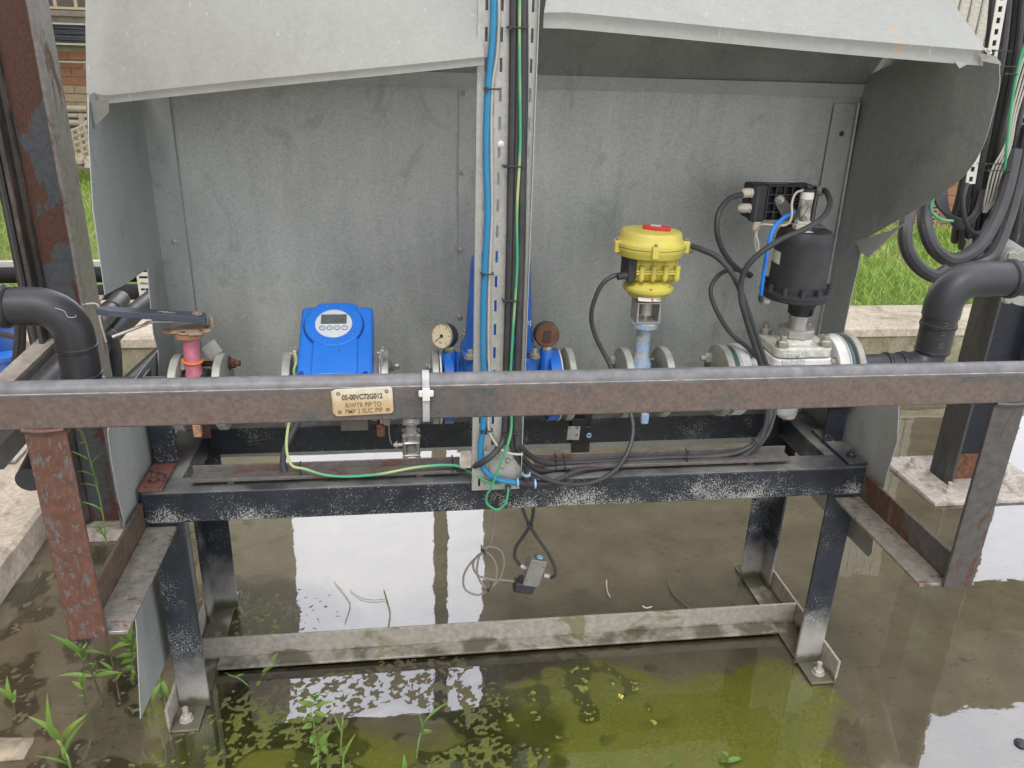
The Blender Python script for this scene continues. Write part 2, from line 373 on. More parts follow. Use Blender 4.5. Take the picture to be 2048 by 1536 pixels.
def plate_mat():
    k = NT('aged_brass_plate'); z = k.axis(2)
    c = k.mix(k.ramp(k.noise(70, 5), .3, .7), (.60, .56, .43), (.74, .70, .58))
    e = k.math('ADD', z, k.math('MULTIPLY', k.math('SUBTRACT', k.noise(30, 5), .5), .03))
    c = k.mix(k.ramp(e, .018, -.004, 0, .75), c, (.50, .33, .13))
    return k.set(c, .5, .1)
PLATE = plate_mat()
def brickmat(name, a, b):
    k = NT(name); oi = k.N('ObjectInfo'); c = k.mix(oi.outputs['Random'], a, b)
    c = k.mix(k.ramp(k.noise(30, 4), .35, .65, 0, .35), c, tuple(x*.6 for x in a)); k.bump(k.noise(60, 4), .4, .01)
    return k.set(c, .85)
BRK = brickmat('orange_brown_brick', (.36, .18, .10), (.27, .14, .09))
BRKC = brickmat('buff_brick', (.48, .38, .25), (.4, .31, .21))
MORT = plain('mortar', (.36, .31, .24), .9, 0, .2, 8, .3)
BRICKW = plain('far_brickwork', (.28, .16, .10), .85, 0, .3, 4, .3)
TERRA = plain('terracotta_vent', (.40, .22, .14), .8, 0, .2, 30, .2)
def leafmat(name, a, b):
    k = NT(name); oi = k.N('ObjectInfo'); c = k.mix(oi.outputs['Random'], a, b)
    k.b.inputs['Subsurface Weight'].default_value = 0
    tr = k.N('BsdfTranslucent'); ms = k.N('MixShader'); ms.inputs[0].default_value = .35
    k.L(c, tr.inputs[0]); k.L(k.b.outputs[0], ms.inputs[1]); k.L(tr.outputs[0], ms.inputs[2]); k.L(ms.outputs[0], k.o.inputs['Surface'])
    return k.set(c, .45)
LEAF = leafmat('weed_leaf', (.11, .25, .035), (.24, .36, .07)); STEM = plain('weed_stem', (.10, .09, .045), .6)
STEMG = plain('green_weed_stem', (.17, .27, .08), .6); DRY = plain('dry_stalk', (.16, .13, .085), .7); YLEAF = leafmat('yellowing_leaf', (.30, .32, .07), (.40, .34, .12))
def grassmat():
    k = NT('grass_blades'); gp = k.N('NewGeometry')
    c = k.mix(gp.outputs['Random Per Island'], (.22, .38, .06), (.46, .60, .16))
    c = k.mix(k.ramp(k.noise(2.2, 5), .50, .62, 0, .8), c, (.56, .55, .26))
    tr = k.N('BsdfTranslucent'); ms = k.N('MixShader'); ms.inputs[0].default_value = .3
    k.L(c, tr.inputs[0]); k.L(k.b.outputs[0], ms.inputs[1]); k.L(tr.outputs[0], ms.inputs[2]); k.L(ms.outputs[0], k.o.inputs['Surface'])
    return k.set(c, .55)
GRASS = grassmat()
SOIL = two('grassy_soil', (.2, .28, .07), (.3, .27, .14), 5, .5, .66, .9, 0, bump=.5)

# ================================================================ SETTING
def sm(a, b, x): t = max(0, min(1, (x-a)/(b-a))); return t*t*(3-2*t)
def fbm(x, y, s, o=4, z=0): return noise.fractal(V(x*s, y*s, z), 1.0, 2.0, o)
pool = [(PZ(790, 1475, 0), .135, .085), (PZ(1090, 1345, 0), .17, .05), (PZ(560, 1535, 0), .10, .05)]
def emerge(x, y):
    """0 = silt under the water, 1 = silt and moss breaking the surface"""
    n1 = fbm(x, y, 2.6, 4); n2 = fbm(x, y, 9, 3, 3)
    e = sm(.17, .06, y+n1*.08) * sm(1.02, .70, x+n1*.25+max(0, y)*.8)*sm(.05, .17, x+n1*.06-y*.3)
    for c, rx, ry in pool:
        q = math.hypot((x-c.x)/rx, (y-c.y)/ry)+n2*.35; e *= sm(.8, 1.15, q)
    e2 = .8*sm(.3, .1, y+n1*.1)*sm(1.5, 1.0, x+n1*.4)*sm(.06, .30, n2+.15)   # scattered tufts
    l = .72*sm(.12, -.06, x+n1*.08)*sm(1.3, .7, y)*sm(-.12, .25, n2)          # patchy silt on the left
    bl = sm(.30, .14, math.hypot((x-.12)/1.3, (y-.33)/.9)+n2*.06)            # behind the left rear leg
    return max(e, min(e2, 1)*.9, l, bl*.85)
def mossy(x, y):
    n1 = fbm(x, y, 2.6, 4, 9)
    m = sm(.08, -.05, y+n1*.12)*sm(.55, .9, x+n1*.2)*sm(1.75, 1.4, x+n1*.25)
    m2 = .75*sm(.02, -.2, y+n1*.15)*sm(-.2, .05, x+n1*.1)*sm(1.2, .8, x)
    m3 = .55*sm(.16, .04, math.hypot(x+.02, (y-.03)*.8)+n1*.05)+.5*sm(.13, .04, math.hypot(x-.12, y-.3)+n1*.05)
    m4 = .3*sm(.12, .3, fbm(x, y, 1.5, 5, 4))*sm(.3, .1, y)
    return min(1, max(m, m2, m3, m4))
xs = np.concatenate([[-120, -40, -15, -8, -4], np.arange(-2.4, -.75, .05), np.arange(-.75, 2.1, .0048), np.arange(2.1, 4, .05), [5, 8, 15, 40, 120]])
ys = np.concatenate([[-60, -20, -8, -4, -2, -1.2, -.9, -.7], np.arange(-.55, .42, .0048), np.arange(.42, 2.0, .025), [2.2, 3, 6, 15, 50, 160]])
vs = []; moss = []; emer = []
for y in ys:
    for x in xs:
        far = not (-2.4 <= x <= 4 and -.9 <= y <= 2)
        if far: vs.append((x, y, -.012)); moss.append(0); emer.append(0); continue
        e = emerge(x, y); b = fbm(x, y, 30, 4, 1); c = fbm(x, y, 62, 3, 5)
        d_ = sm(.45, -.1, x)
        m_z = mossy(x, y); f = fbm(x, y, 118, 2, 8)
        z = -.008+.0058*max(m_z, d_*.9)*(1-e)+e*.0079+e*(b*.0012+c*.0024+f*.0020)+.0008*b
        vs.append((x, y, z)); moss.append(m_z); emer.append(e)
nx = len(xs); fs = [(j*nx+i, j*nx+i+1, (j+1)*nx+i+1, (j+1)*nx+i) for j in range(len(ys)-1) for i in range(nx-1)]
me = bpy.data.meshes.new('ground'); me.from_pydata(vs, [], fs); me.polygons.foreach_set('use_smooth', [True]*len(fs))
at_ = me.attributes.new('moss', 'FLOAT', 'POINT'); at_.data.foreach_set('value', moss)
at2 = me.attributes.new('emerged', 'FLOAT', 'POINT'); at2.data.foreach_set('value', emer)
ground = bpy.data.objects.new('ground', me); C.objects.link(ground); ground['kind'] = 'structure'
k = NT('silt_and_moss')
att = k.N('Attribute'); att.attribute_name = 'moss'; ms_ = att.outputs['Fac']
mud = k.mix(k.ramp(k.noise(9, 7, .6), .3, .7), (.26, .225, .15), (.38, .335, .235))
mud = k.mix(k.ramp(k.noise(26, 6, .65, k.stretch(1, 2.6, 1), 1.2), .58, .68, 0, .5), mud, (.10, .085, .05))
mud = k.mix(k.ramp(k.noise(90, 3, .5, k.stretch(1, 2.2, 1), .3), .70, .74, 0, .5), mud, (.10, .085, .05))
mud = k.mix(k.ramp(k.noise(170, 2), .75, .77, 0, .8), mud, (.6, .58, .5))
att2 = k.N('Attribute'); att2.attribute_name = 'emerged'
mud = k.mix(k.ramp(att2.outputs['Fac'], .3, .9, 0, .7), mud, (.10, .088, .05))
mo = k.mix(k.ramp(k.noise(120, 5, .7), .38, .62), (.03, .042, .009), (.40, .44, .07))
att2 = k.N('Attribute'); att2.attribute_name = 'emerged'
mud = k.mix(k.ramp(att2.outputs['Fac'], .3, .9, 0, .7), mud, (.10, .088, .05))
mo = k.mix(k.ramp(k.noise(11, 6, .6), .42, .62), mo, (.20, .25, .035))
att2 = k.N('Attribute'); att2.attribute_name = 'emerged'
mud = k.mix(k.ramp(att2.outputs['Fac'], .3, .9, 0, .7), mud, (.10, .088, .05))
mo = k.mix(k.ramp(k.noise(260, 2), .64, .7, 0, .6), mo, (.26, .28, .08))
mo = k.mix(k.ramp(att2.outputs['Fac'], .3, .9, .0, .75), k.mix(.55, mo, (.50, .52, .10)), (.03, .045, .01))
mf = k.ramp(k.math('ADD', ms_, k.math('MULTIPLY', k.math('SUBTRACT', k.noise(34, 6, .65), .5), .75)), .28, .62, 0, .92)
c = k.mix(mf, mud, mo)
k.bump(k.math('ADD', k.noise(60, 5, .6, None, .5), k.math('MULTIPLY', k.noise(230, 3), .5)), .45, .006)
k.b.inputs['Specular IOR Level'].default_value = .12; k.b.inputs['Coat Weight'].default_value = .16; k.b.inputs['Coat IOR'].default_value = 1.75; k.b.inputs['Coat Roughness'].default_value = .08
bp = k.N('Bump'); bp.inputs['Strength'].default_value = .8; bp.inputs['Distance'].default_value = .004
k.L(k.math('ADD', k.noise(75, 4, .6, None, .6), k.math('MULTIPLY', k.noise(190, 2), .4)), bp.inputs['Height']); k.L(bp.outputs[0], k.b.inputs['Coat Normal'])
me.materials.append(k.set(c, k.ramp(k.noise(50, 3), .35, .7, .4, .6), 0))

k = NT('shallow_water')
tr = k.N('BsdfTransparent'); tr.inputs[0].default_value = (.98, .975, .93, 1)
gl = k.N('BsdfGlossy'); gl.inputs['Roughness'].default_value = .012; gl.inputs[0].default_value = (.97, .97, 1, 1)
fr = k.N('Fresnel'); fr.inputs[0].default_value = 1.75; mxs = k.N('MixShader')
bp = k.N('Bump'); bp.inputs['Strength'].default_value = .35; bp.inputs['Distance'].default_value = .004
hh = k.math('ADD', k.math('MULTIPLY', k.noise(5, 2, .4), .8), k.math('MULTIPLY', k.noise(30, 2, .4, k.stretch(1, 1.6, 1), .6), .035))
k.L(hh, bp.inputs['Height']); k.L(bp.outputs[0], gl.inputs['Normal'])
ff = k.math('ADD', k.math('MULTIPLY', fr.outputs[0], 1.0), .05)
k.L(ff, mxs.inputs[0]); k.L(tr.outputs[0], mxs.inputs[1]); k.L(gl.outputs[0], mxs.inputs[2]); k.L(mxs.outputs[0], k.o.inputs['Surface'])
WATER = k.m
tag(MB().add([(-9, -5, 0), (9, -5, 0), (9, 2.0, 0), (-9, 2.0, 0)], [(0, 1, 2, 3)]).build('water', WATER), kind='structure')

# far ground behind the kerb, with grass
g = MB()
def bank(x, y):
    z = .17+.05*sm(2.3, 5, y)+.02*fbm(x, y, .8, 3)
    return z+(.9*sm(14, 40, y))
bx = np.concatenate([[-120, -40, -15], np.arange(-9, 10, .4), [15, 40, 120]]); by = np.concatenate([np.arange(2.30, 10, .35), [13, 18, 30, 60, 160]])
gv = [(x, y, bank(x, y)) for y in by for x in bx]; m_ = len(bx)
g.add(gv, [(j*m_+i, j*m_+i+1, (j+1)*m_+i+1, (j+1)*m_+i) for j in range(len(by)-1) for i in range(m_-1)])
tag(g.build('grass_bank', SOIL), kind='structure')
rng = np.random.default_rng(3)
def blades(regs, name, label):
    vv = []; ff_ = []
    for (x0, x1, y0, y1, N, hh) in regs:
        for _ in range(N):
            x = rng.uniform(x0, x1); y = rng.uniform(y0, y1); z = bank(x, y)-.004
            q = fbm(x, y, 1.3, 3, 2); h = hh*rng.uniform(.35, 1.15)*(1+.8*q); a = rng.uniform(0, 2*math.pi); b = rng.uniform(0, 2*math.pi)
            wd = rng.uniform(.002, .0048); l = h*rng.uniform(.3, 1.3); o = len(vv)
            dx, dy = math.cos(a)*wd, math.sin(a)*wd; lx, ly = math.cos(b)*l, math.sin(b)*l
            vv += [(x-dx, y-dy, z), (x+dx, y+dy, z), (x+lx*.35+dx*.8, y+ly*.35+dy*.8, z+h*.62), (x+lx*.35-dx*.8, y+ly*.35-dy*.8, z+h*.62), (x+lx, y+ly, z+h)]
            ff_ += [(o, o+1, o+2, o+3), (o+3, o+2, o+4)]
    me = bpy.data.meshes.new(name); me.from_pydata(vv, [], ff_); me.materials.append(GRASS)
    o = bpy.data.objects.new(name, me); C.objects.link(o); return tag(o, label, 'grass', kind='stuff')
blades([(2.6, 7.2, 2.32, 4.42, 30000, .075), (-3.9, .6, 2.32, 7.4, 26000, .085), (3.0, 5.5, 4.0, 4.44, 2500, .13)], 'grass', 'uneven green grass growing beyond the low concrete wall')

# low concrete wall round the pit
kw = thing('low_concrete_wall', 'low pale concrete bund wall between the wet pit and the grass', 'concrete wall', (0, 2.0, 0))
def wallmesh():
    m = MB(); n = 90; L = [(-9+18*i/n) for i in range(n+1)]; vv = []
    for x in L:
        j = .006*fbm(x, 0, 3, 4)
        vv += [(x, 2.0+j, -.02), (x, 2.0+j*.6, .17), (x, 2.0+j, .232), (x, 2.012+j*.5, .246+j), (x, 2.34, .25+j), (x, 2.36, .15)]
    fs = [(i*6+k_, i*6+k_+1, (i+1)*6+k_+1, (i+1)*6+k_) for i in range(n) for k_ in range(5)]
    return m.add(vv, [f[::-1] for f in fs])
lw = wallmesh().build('wall_body', CONCW, kw)
cp = MB(); n_ = 90; vv = []
for i in range(n_+1):
    x = -9+18*i/n_; j = .006*fbm(x, 0, 3, 4); jj = .012*abs(fbm(x, 3, 5, 4))
    vv += [(x, 1.990+j, .205+jj), (x, 1.990+j, .243), (x, 2.000+j, .256+j), (x, 2.345, .258+j), (x, 2.352, .2)]
cp.add(vv, [(i*5+k_, (i+1)*5+k_, (i+1)*5+k_+1, i*5+k_+1) for i in range(n_) for k_ in range(4)]).build('wall_top', CONC, kw)

# plinth at the left
pl = MB(); n_ = 40; vv = []
for i in range(n_+1):
    y = -.6+2.2*i/n_; j = .005*fbm(0, y, 6, 4); j2 = .006*abs(fbm(1, y, 9, 4))
    vv += [(-.575+j, y, -.02), (-.58+j, y, .088-j2), (-.592-j2, y, .1), (-1.6, y, .103), (-1.6, y, -.02)]
pl.add(vv, [(i*5+k_, i*5+k_+1, (i+1)*5+k_+1, (i+1)*5+k_) for i in range(n_) for k_ in range(4)]+[(0, 1, 2, 3, 4), tuple(n_*5+q for q in (4, 3, 2, 1, 0))])
tag(pl.build('concrete_plinth', CONC, loc=(-1, .5, 0)), 'pale cracked concrete plinth at the left edge carrying the steel pipe support', 'concrete plinth')

# ================================================================ SUPPORT FRAME
W, D, H, A, B, T = 1.625, .383, .585, .07, .073, .008
fr_ = thing('valve_stand', 'black flaking steel frame standing in the water under the valves', 'steel frame', (W/2, D/2, 0))
def angleV(x, y, sx, sy, z0, z1, t=T, a=A):        # vertical angle iron, corner at x,y, legs towards sx, sy
    m = MB(); m.box(*sorted((x, x+sx*a)), *sorted((y, y+sy*t)), z0, z1); m.box(*sorted((x, x+sx*t)), *sorted((y+sy*(t+.0001), y+sy*a)), z0, z1); return m
m = MB().box(.0, W, 0, A, H-B, H); m.build('front_beam', FRMB, fr_, bev=.004)
MB().box(.0, W, D-A, D, H-B, H-.001).build('rear_beam', FRM, fr_, bev=.004)
for x0 in (0, W-A): MB().box(x0, x0+A, A+.001, D-A-.001, H-B+.01, H-.002).build('side_beam', FRM, fr_, bev=.003)
for x, sx in ((0, 1), (W, -1)):
    angleV(x+sx*.0085, .004, sx, 1, .006, H-B-.0005).build('leg', FRM, fr_, bev=.002)
    angleV(x+sx*.0085, D-.004, sx, -1, .006, H-B-.0005).build('leg', FRM, fr_, bev=.002)
    b_ = MB(); e = .069; b_.box(*sorted((x+sx*.0005, x+sx*.0075)), -e, D+.06, .0, .07); b_.box(*sorted((x+sx*.0076, x+sx*.068)), -e, D+.06, .0, .007)
    ba = b_.build('base_angle', BASEA, fr_, bev=.0015)
    inst('stud', lambda m: (m.lathe((0, 0, 0), (0, 0, 1), [(.016, 0), (.016, .002)], 20), m.hexa((0, 0, .002), (0, 0, 1), .0135, .011),
         m.lathe((0, 0, .013), (0, 0, 1), [(.0065, 0), (.0065, .02), (.0055, .021)], 12)), 'anchor_bolt', GALVPLATE, ba, (x+sx*.034, -.036, .007), (0, .03, 1))
c_ = MB(); c_.box(.009, W-.009, .160, .167, .0075, .072); c_.box(.07, W-.07, .118, .1599, .0078, .015)
c_.build('cross_angle', BASEA, fr_, bev=.0015)
# welded flat foot plates + stub uprights holding the sheets
for x, sx, s_m, p_m in ((.0, 1, FRM, REDOX), (W, -1, FRM, FRM)):
    f0 = MB().box(*sorted((x-sx*.004, x+sx*.044)), .006, .19, H+.0005, H+.0085).build('foot_plate', REDOX if sx > 0 else FRM, fr_, bev=.001)
    inst('bolt', mk_bolt, 'bolt', RUSTB if sx > 0 else BLKM, f0, (x+sx*.02, .04, H+.0086), (0, 0, 1))
    angleV(x+sx*.0, .12, sx, 1, H+.009, .80, .006, .05).build('stub_upright', s_m, fr_, bev=.001)
    MB().box(*sorted((x+sx*.062, x+sx*.09)), .26, .266, H, .74).build('stub_bar', REDOX, fr_, bev=.001)
MB().box(PY(1145, 860, .30).x, PY(1182, 860, .30).x, .30, .306, .47, .70).build('flat_bar', plain('brown_flat_bar', (.055, .042, .036), .7, 0, .3, 50, .2, (.16, .08, .05), .4), fr_, bev=.001)
# angle bearers on stand-offs above the front beam
for name_, x0, x1, za, zb in (('left', .096, .672, .600, .600), ('right', .84, 1.445, .598, .600)):
    m = MB(); m.box(x0, x1, .060, .064, H+.012, H+.031); m.box(x0, x1, .030, .0598, H+.012, H+.016); m.box(x0, x1, .022, .0298, H+.010, H+.018)
    cb = m.build('cable_bearer', ANG, fr_, bev=.001)
    for t in (.13, .83): MB().box(x0+(x1-x0)*t, x0+(x1-x0)*t+.014, .030, .055, H, H+.0118).build('stand_off', ANG, cb)

# ================================================================ GUARD RAIL
gr = thing('guard_rail', 'brown painted steel guard rail on two drop posts in front of the valves', 'guard rail', (.8, -.35, .5))
YR = -.35
def rail(m, x0, x1):
    m.box(x0, x1, YR-.003, YR+.032, .903, .962)
    return m
rail(MB(), -.36, 2.02).build('rail_beam', RAILM, gr, bev=.003)
MB().tube([(-.36, YR+.013, .9605), (2.02, YR+.013, .9605)], .0168, 16, 0).build('top_tube', RAILT, gr)
for x0, x1, mt in ((-.028, .033, RUSTPOST), (1.606, 1.668, BLUEPOST)):
    MB().box(x0, x1, YR+.002, YR+.010, .500, .9025).build('post', mt, gr, bev=.002)
    xo = x0 if x0 < 0 else x1; s = 1 if x0 < 0 else -1
    MB().box(*sorted((xo, xo+s*.008)), YR+.0105, YR+.05, .500, .9025).build('post_return', mt, gr, bev=.001)
    # weld bead
    MB().tube([(x0, YR-.001, .9022), ((x0+x1)/2, YR-.003, .9005), (x1, YR-.001, .9022)], .0042, 6, 4).build('weld_seam', mt, gr)
    # arm: angle iron from the frame out to the post foot
    m = MB()
    if s > 0: xa, xb, ya, yb = .004, .066, -.340, -.002
    else: xa, xb, ya, yb = W-.066, W-.004, -.340, -.002
    m.box(xa, xb, ya, yb, .500, .507); mm = m.build('bracket_flange', BRKM, gr, bev=.001)
    xo = xa if s > 0 else xb
    MB().box(*sorted((xo-s*.0005, xo-s*.0075)), ya, yb, .500, .566).build('bracket_web', BRKV if s > 0 else BLUEPOST, gr, bev=.001)

MB().tube([(-.36, YR-.0032, .9622), (.4, YR-.0034, .9618), (1.2, YR-.0032, .9623), (2.02, YR-.0033, .962)], .0013, 6, 4).build('edge_highlight', plain('edge_highlight', (.34, .30, .27), .7, 0, .4, 60, .2), gr)  # pale strip standing in for the highlight between beam and tube
# tag plate and strap on the rail
a0, a1, a2, a3 = (PY(*p, YR-.006) for p in ((664, 779), (784, 772), (788, 826), (669, 832)))
pc = (a0+a1+a2+a3)/4; rt = (a1-a0+a2-a3).normalized(); upv = (a0-a3+a1-a2); upv = (upv-rt*upv.dot(rt)).normalized()
hw = (a1-a0).length/2; hh_ = (a0-a3).length/2; npl = rt.cross(upv)
tp = thing('name_plate', 'engraved brass-coloured tag plate screwed to the brown rail', 'name plate', pc)
def rrect(c, r, u, hw, hh, rr, n=5):
    o = []
    for sx, sy, a in ((1, 1, 0), (-1, 1, 90), (-1, -1, 180), (1, -1, 270)):
        for i in range(n+1):
            t = rad(a+90*i/n); o.append(c+r*(sx*(hw-rr)+rr*math.cos(t))+u*(sy*(hh-rr)+rr*math.sin(t)))
    return o
plo = MB().prism(rrect(pc, rt, upv, hw, hh_, .006), npl*.0022).build('plate_body', PLATE, tp, bev=.0004)
MB().obox(pc-npl*.002-rt*.003, rt*(hw-.001), upv*(hh_-.004), npl*.0018).build('backing_strip', PLATE, tp)
for i, j in ((-1, -1), (1, -1), (-1, 1), (1, 1)):
    MB().lathe(pc+rt*i*(hw-.009)+upv*j*(hh_-.007)+npl*.0022, npl, [(.003, -.0005), (.003, .0005), (.0018, .0007), (.0014, -.0003)], 12).build('screw', ENGR, tp)
f = pc+npl*.0024
text(tp, 'tag_number', '05-00VC72G012', ENGR, f+upv*.0085-rt*.001, rt, upv, .0125, .0003, width=hw*1.36, bold=.0003)
text(tp, 'tag_text', 'R/WTR PIP TO', ENGR2, f-upv*.0055, rt, upv, .0118, .0003, width=hw*1.20, bold=.0001)
text(tp, 'tag_text', 'PMP 2 SUC PIP', ENGR2, f-upv*.0160, rt, upv, .0118, .0003, width=hw*1.26, bold=.0001)
x_ = PY(852, 790, YR-.005).x
st_ = thing('hose_clamp', 'white plastic strap clamp wrapped round the rail right of the tag plate', 'clamp', (x_, YR, .96))
pr = [(x_, YR+.036, .92), (x_, YR+.034, .962), (x_, YR+.022, .9785), (x_, YR+.006, .9785), (x_, YR-.006, .966), (x_, YR-.0065, .905), (x_, YR+.01, .9015), (x_, YR+.036, .9015)]
def strap(pts, hw, th, ax=V(1, 0, 0)):
    m = MB(); P = smooth_path(pts, 4); vs = []
    for i, p in enumerate(P):
        t = (P[min(i+1, len(P)-1)]-P[max(0, i-1)]).normalized(); q = ax.cross(t).normalized()
        vs += [p-ax*hw-q*th, p+ax*hw-q*th, p+ax*hw+q*th, p-ax*hw+q*th]
    fs = [(i*4+k_, i*4+(k_+1) % 4, (i+1)*4+(k_+1) % 4, (i+1)*4+k_) for i in range(len(P)-1) for k_ in range(4)]
    return m.add(vs, fs+[(0, 1, 2, 3), tuple(len(P)*4-4+q for q in (3, 2, 1, 0))])
strap(pr, .0055, .0009).build('band', plain('grey_white_band', (.45, .45, .44), .4, 0, .2), st_)
MB().box(x_-.012, x_+.012, YR-.0125, YR-.0075, .946, .957).build('buckle', WHT, st_, bev=.002)
MB().box(x_-.006, x_+.006, YR-.0145, YR-.0126, .940, .9625).build('tongue', WHT, st_, bev=.001)

# ================================================================ SHEET METAL HOOD
hd = thing('metal_hood', 'open fronted galvanised sheet hood with bent and torn flaps round the valves', 'metal hood', (.8, .40, .585))
YB = .405
def rect_sheet(x0, x1, z0, z1, y, th, nu=2, nv=2, wob=0):
    return MB().sheet(lambda u, v: (x0+(x1-x0)*u, y+wob*fbm(u*3, v*3, 1, 2), z0+(z1-z0)*v), nu, nv, th)
rect_sheet(-.030, .692, .458, 1.405, YB, .0018, 16, 16, .004).build('back_panel', GALV_IN, hd)
rect_sheet(.690, 1.672, .452, 1.402, YB-.004, .0018, 16, 16, .004).build('back_panel', GALV_IN, hd)
lap = rect_sheet(-.0045, .056, .60, 1.40, YB-.007, .0018).build('corner_strip', GALV_SIDE, hd)
for px, py in ((348, 483),): inst('rivet', mk_rivet, 'rivet', ZINC, lap, PY(px, py, YB-.0085), (0, -1, 0))
for px, py in ((930, 187), (926, 345), (921, 500), (919, 633)): inst('rivet', mk_rivet, 'rivet', ZINC, hd, PY(px, py, YB-.0095), (0, -1, 0), 1.1)
# rear roof pitch (its dark underside shows)
MB().sheet(lambda u, v: (.0+1.668*u, YB-.215*v, 1.402+.218*v+.004*math.sin(u*9)), 10, 3).build('rear_roof', GALV_SHADED, hd)
MB().sheet(lambda u, v: (.0+1.67*u, YB-.010-.006*v, 1.385+.03*v), 2, 1, .002).build('eaves_strip', GALV_SIDE, hd)
def grid_sheet(name, rows, mat, nu=24, nv=10, th=.0016, bulge=None, parent=hd):
    """rows: polylines of world points with equal counts, blended smoothly across"""
    R = [smooth_path(r, 6) for r in rows]; L = len(R[0])-1
    def at1(r, u):
        t = u*L; i = min(int(t), L-1); return r[i].lerp(r[i+1], t-i)
    def fn(u, v):
        t = v*(len(R)-1); i = min(int(t), len(R)-2); p = at1(R[i], u).lerp(at1(R[i+1], u), t-i)
        if bulge: p = p+bulge(u, v)
        return p
    o = MB().sheet(fn, nu, nv, th).build(name, mat, parent, ang=50); return o
for x_g in (1.676,):
    MB().prism([V(x_g, YB-.005, 1.40), V(x_g, YB-.205, 1.606), V(x_g, .17, 1.59), V(x_g, .17, 1.46), V(x_g, .30, 1.43)], V(.0016, 0, 0)).build('gable_sheet', GALV_SHADED, hd)
# side sheets -------------------------------------------------
def poly_sheet(name, pts, nrm, th, mat, parent=hd, fn=None):
    """flat cut sheet with real thickness"""
    P = [Vector(p) for p in pts]; nn = V(0, 0, 0)
    for i_ in range(len(P)): nn += P[i_].cross(P[(i_+1) % len(P)])
    return MB().prism(P, nn.normalized()*th).build(name, mat, parent)
XL = -.006
LS = [(300, 150), (175, 190), (176, 275), (185, 420), (209, 590), (255, 565), (278, 548), (294, 537), (297, 580), (302, 625), (306, 668), (315, 700), (317, 760), (352, 770)]
pts = [PX(x, y, XL) for x, y in LS]; pts[-1] = V(XL, YB-.006, .66); pts[0] = V(XL, YB-.006, 1.40)
poly_sheet('left_side_sheet', pts, None, .0016, GALV_SIDE, fn=lambda p: p+V(-.012*sm(.2, .05, p.y)*1, 0, 0))
poly_sheet('bent_gusset', [PY(172, 203, .10), PY(217, 199, .06), PY(216, 226, .06), PY(175, 272, .10)], None, .0014, GALV_TOP)
# lower left sheet, hanging down almost to the water
LL = [(222, 838), (214, 862), (221, 918), (236, 1000), (251, 1060), (262, 1150), (272, 1260), (280, 1438), (314, 1361), (383, 1212), (396, 1186)]
pts = [PX(x, y, -.012) for x, y in LL]; pts += [V(-.012, .33, .35), V(-.012, .33, .80), V(-.012, .10, .80)]
poly_sheet('lower_left_sheet', pts, None, .0016, GALV_SIDE, fn=lambda p: p+V(.012*sm(.3, -.1, p.z-.5), 0, 0))
RL_ = [(1797, 772), (1798, 800), (1794, 884), (1773, 951), (1751, 1047), (1744, 1106), (1736, 1114), (1660, 1036), (1620, 990)]
pts = [PX(x, y, W+.012) for x, y in RL_]+[V(W+.012, .36, .50), V(W+.012, .36, .66), PX(1700, 760, W+.012)]
poly_sheet('lower_right_sheet', pts, None, .0016, GALV_SIDE)
# right side: the torn, outward-curled sheet
XR = 1.668
rear = [V(XR, YB-.003, 1.60), V(XR, YB-.003, 1.40), V(XR, YB-.003, 1.15), PX(1700, 470, XR)]
rear = [PX(1765, 100, XR), PX(1726, 191, XR), PX(1690, 360, XR), PX(1660, 500, XR)]
midr = [PX(1850, 105, 1.675), PX(1830, 200, 1.675), PX(1790, 330, 1.675), PX(1705, 490, 1.672)]
frn = [PX(2000, 122, 1.70), PX(1992, 205, 1.715), PX(1925, 355, 1.71), PX(1727, 480, 1.675)]
rear = [V(XR, YB-.003, 1.43), V(XR, YB-.003, 1.36), V(XR, YB-.003, 1.2), V(XR, YB-.003, .98)]
grid_sheet('right_side_sheet', [rear, midr, frn], GALV_SHADED, 24, 12, bulge=lambda u, v: V(-.012*math.sin(v*math.pi)*(1-u*.5), 0, 0))
pts = [V(XR, YB-.003, 1.0), V(XR, YB-.003, .62), PX(1688, 700, XR), PX(1690, 656, XR), PX(1704, 590, XR), PX(1716, 540, XR), PX(1727, 480, XR)]
poly_sheet('right_rear_strip', pts, None, .0016, GALV_SIDE)
poly_sheet('curled_corner', [PX(1712, 482, 1.66), PX(1722, 505, 1.655), PX(1737, 516, 1.65), PX(1765, 490, 1.66), PX(1800, 455, 1.68), PX(1830, 436, 1.69), PX(1775, 465, 1.68)], None, .0016, GALV_IN)
rect_sheet(1.600, 1.664, .60, 1.37, YB-.010, .0018).build('corner_strip', GALV_SIDE, hd)
# raised bright fold along the right corner
MB().tube([(1.660, YB-.016, 1.372), (1.664, YB-.018, 1.0), (1.664, YB-.016, .62)], .0035, 8, 4).build('corner_fold', GALV_IN, hd)
for z in (1.30, 1.12, .9, .75): inst('rivet', mk_rivet, 'rivet', BLKM, hd, (1.632, YB-.0115, z), (0, -1, 0))
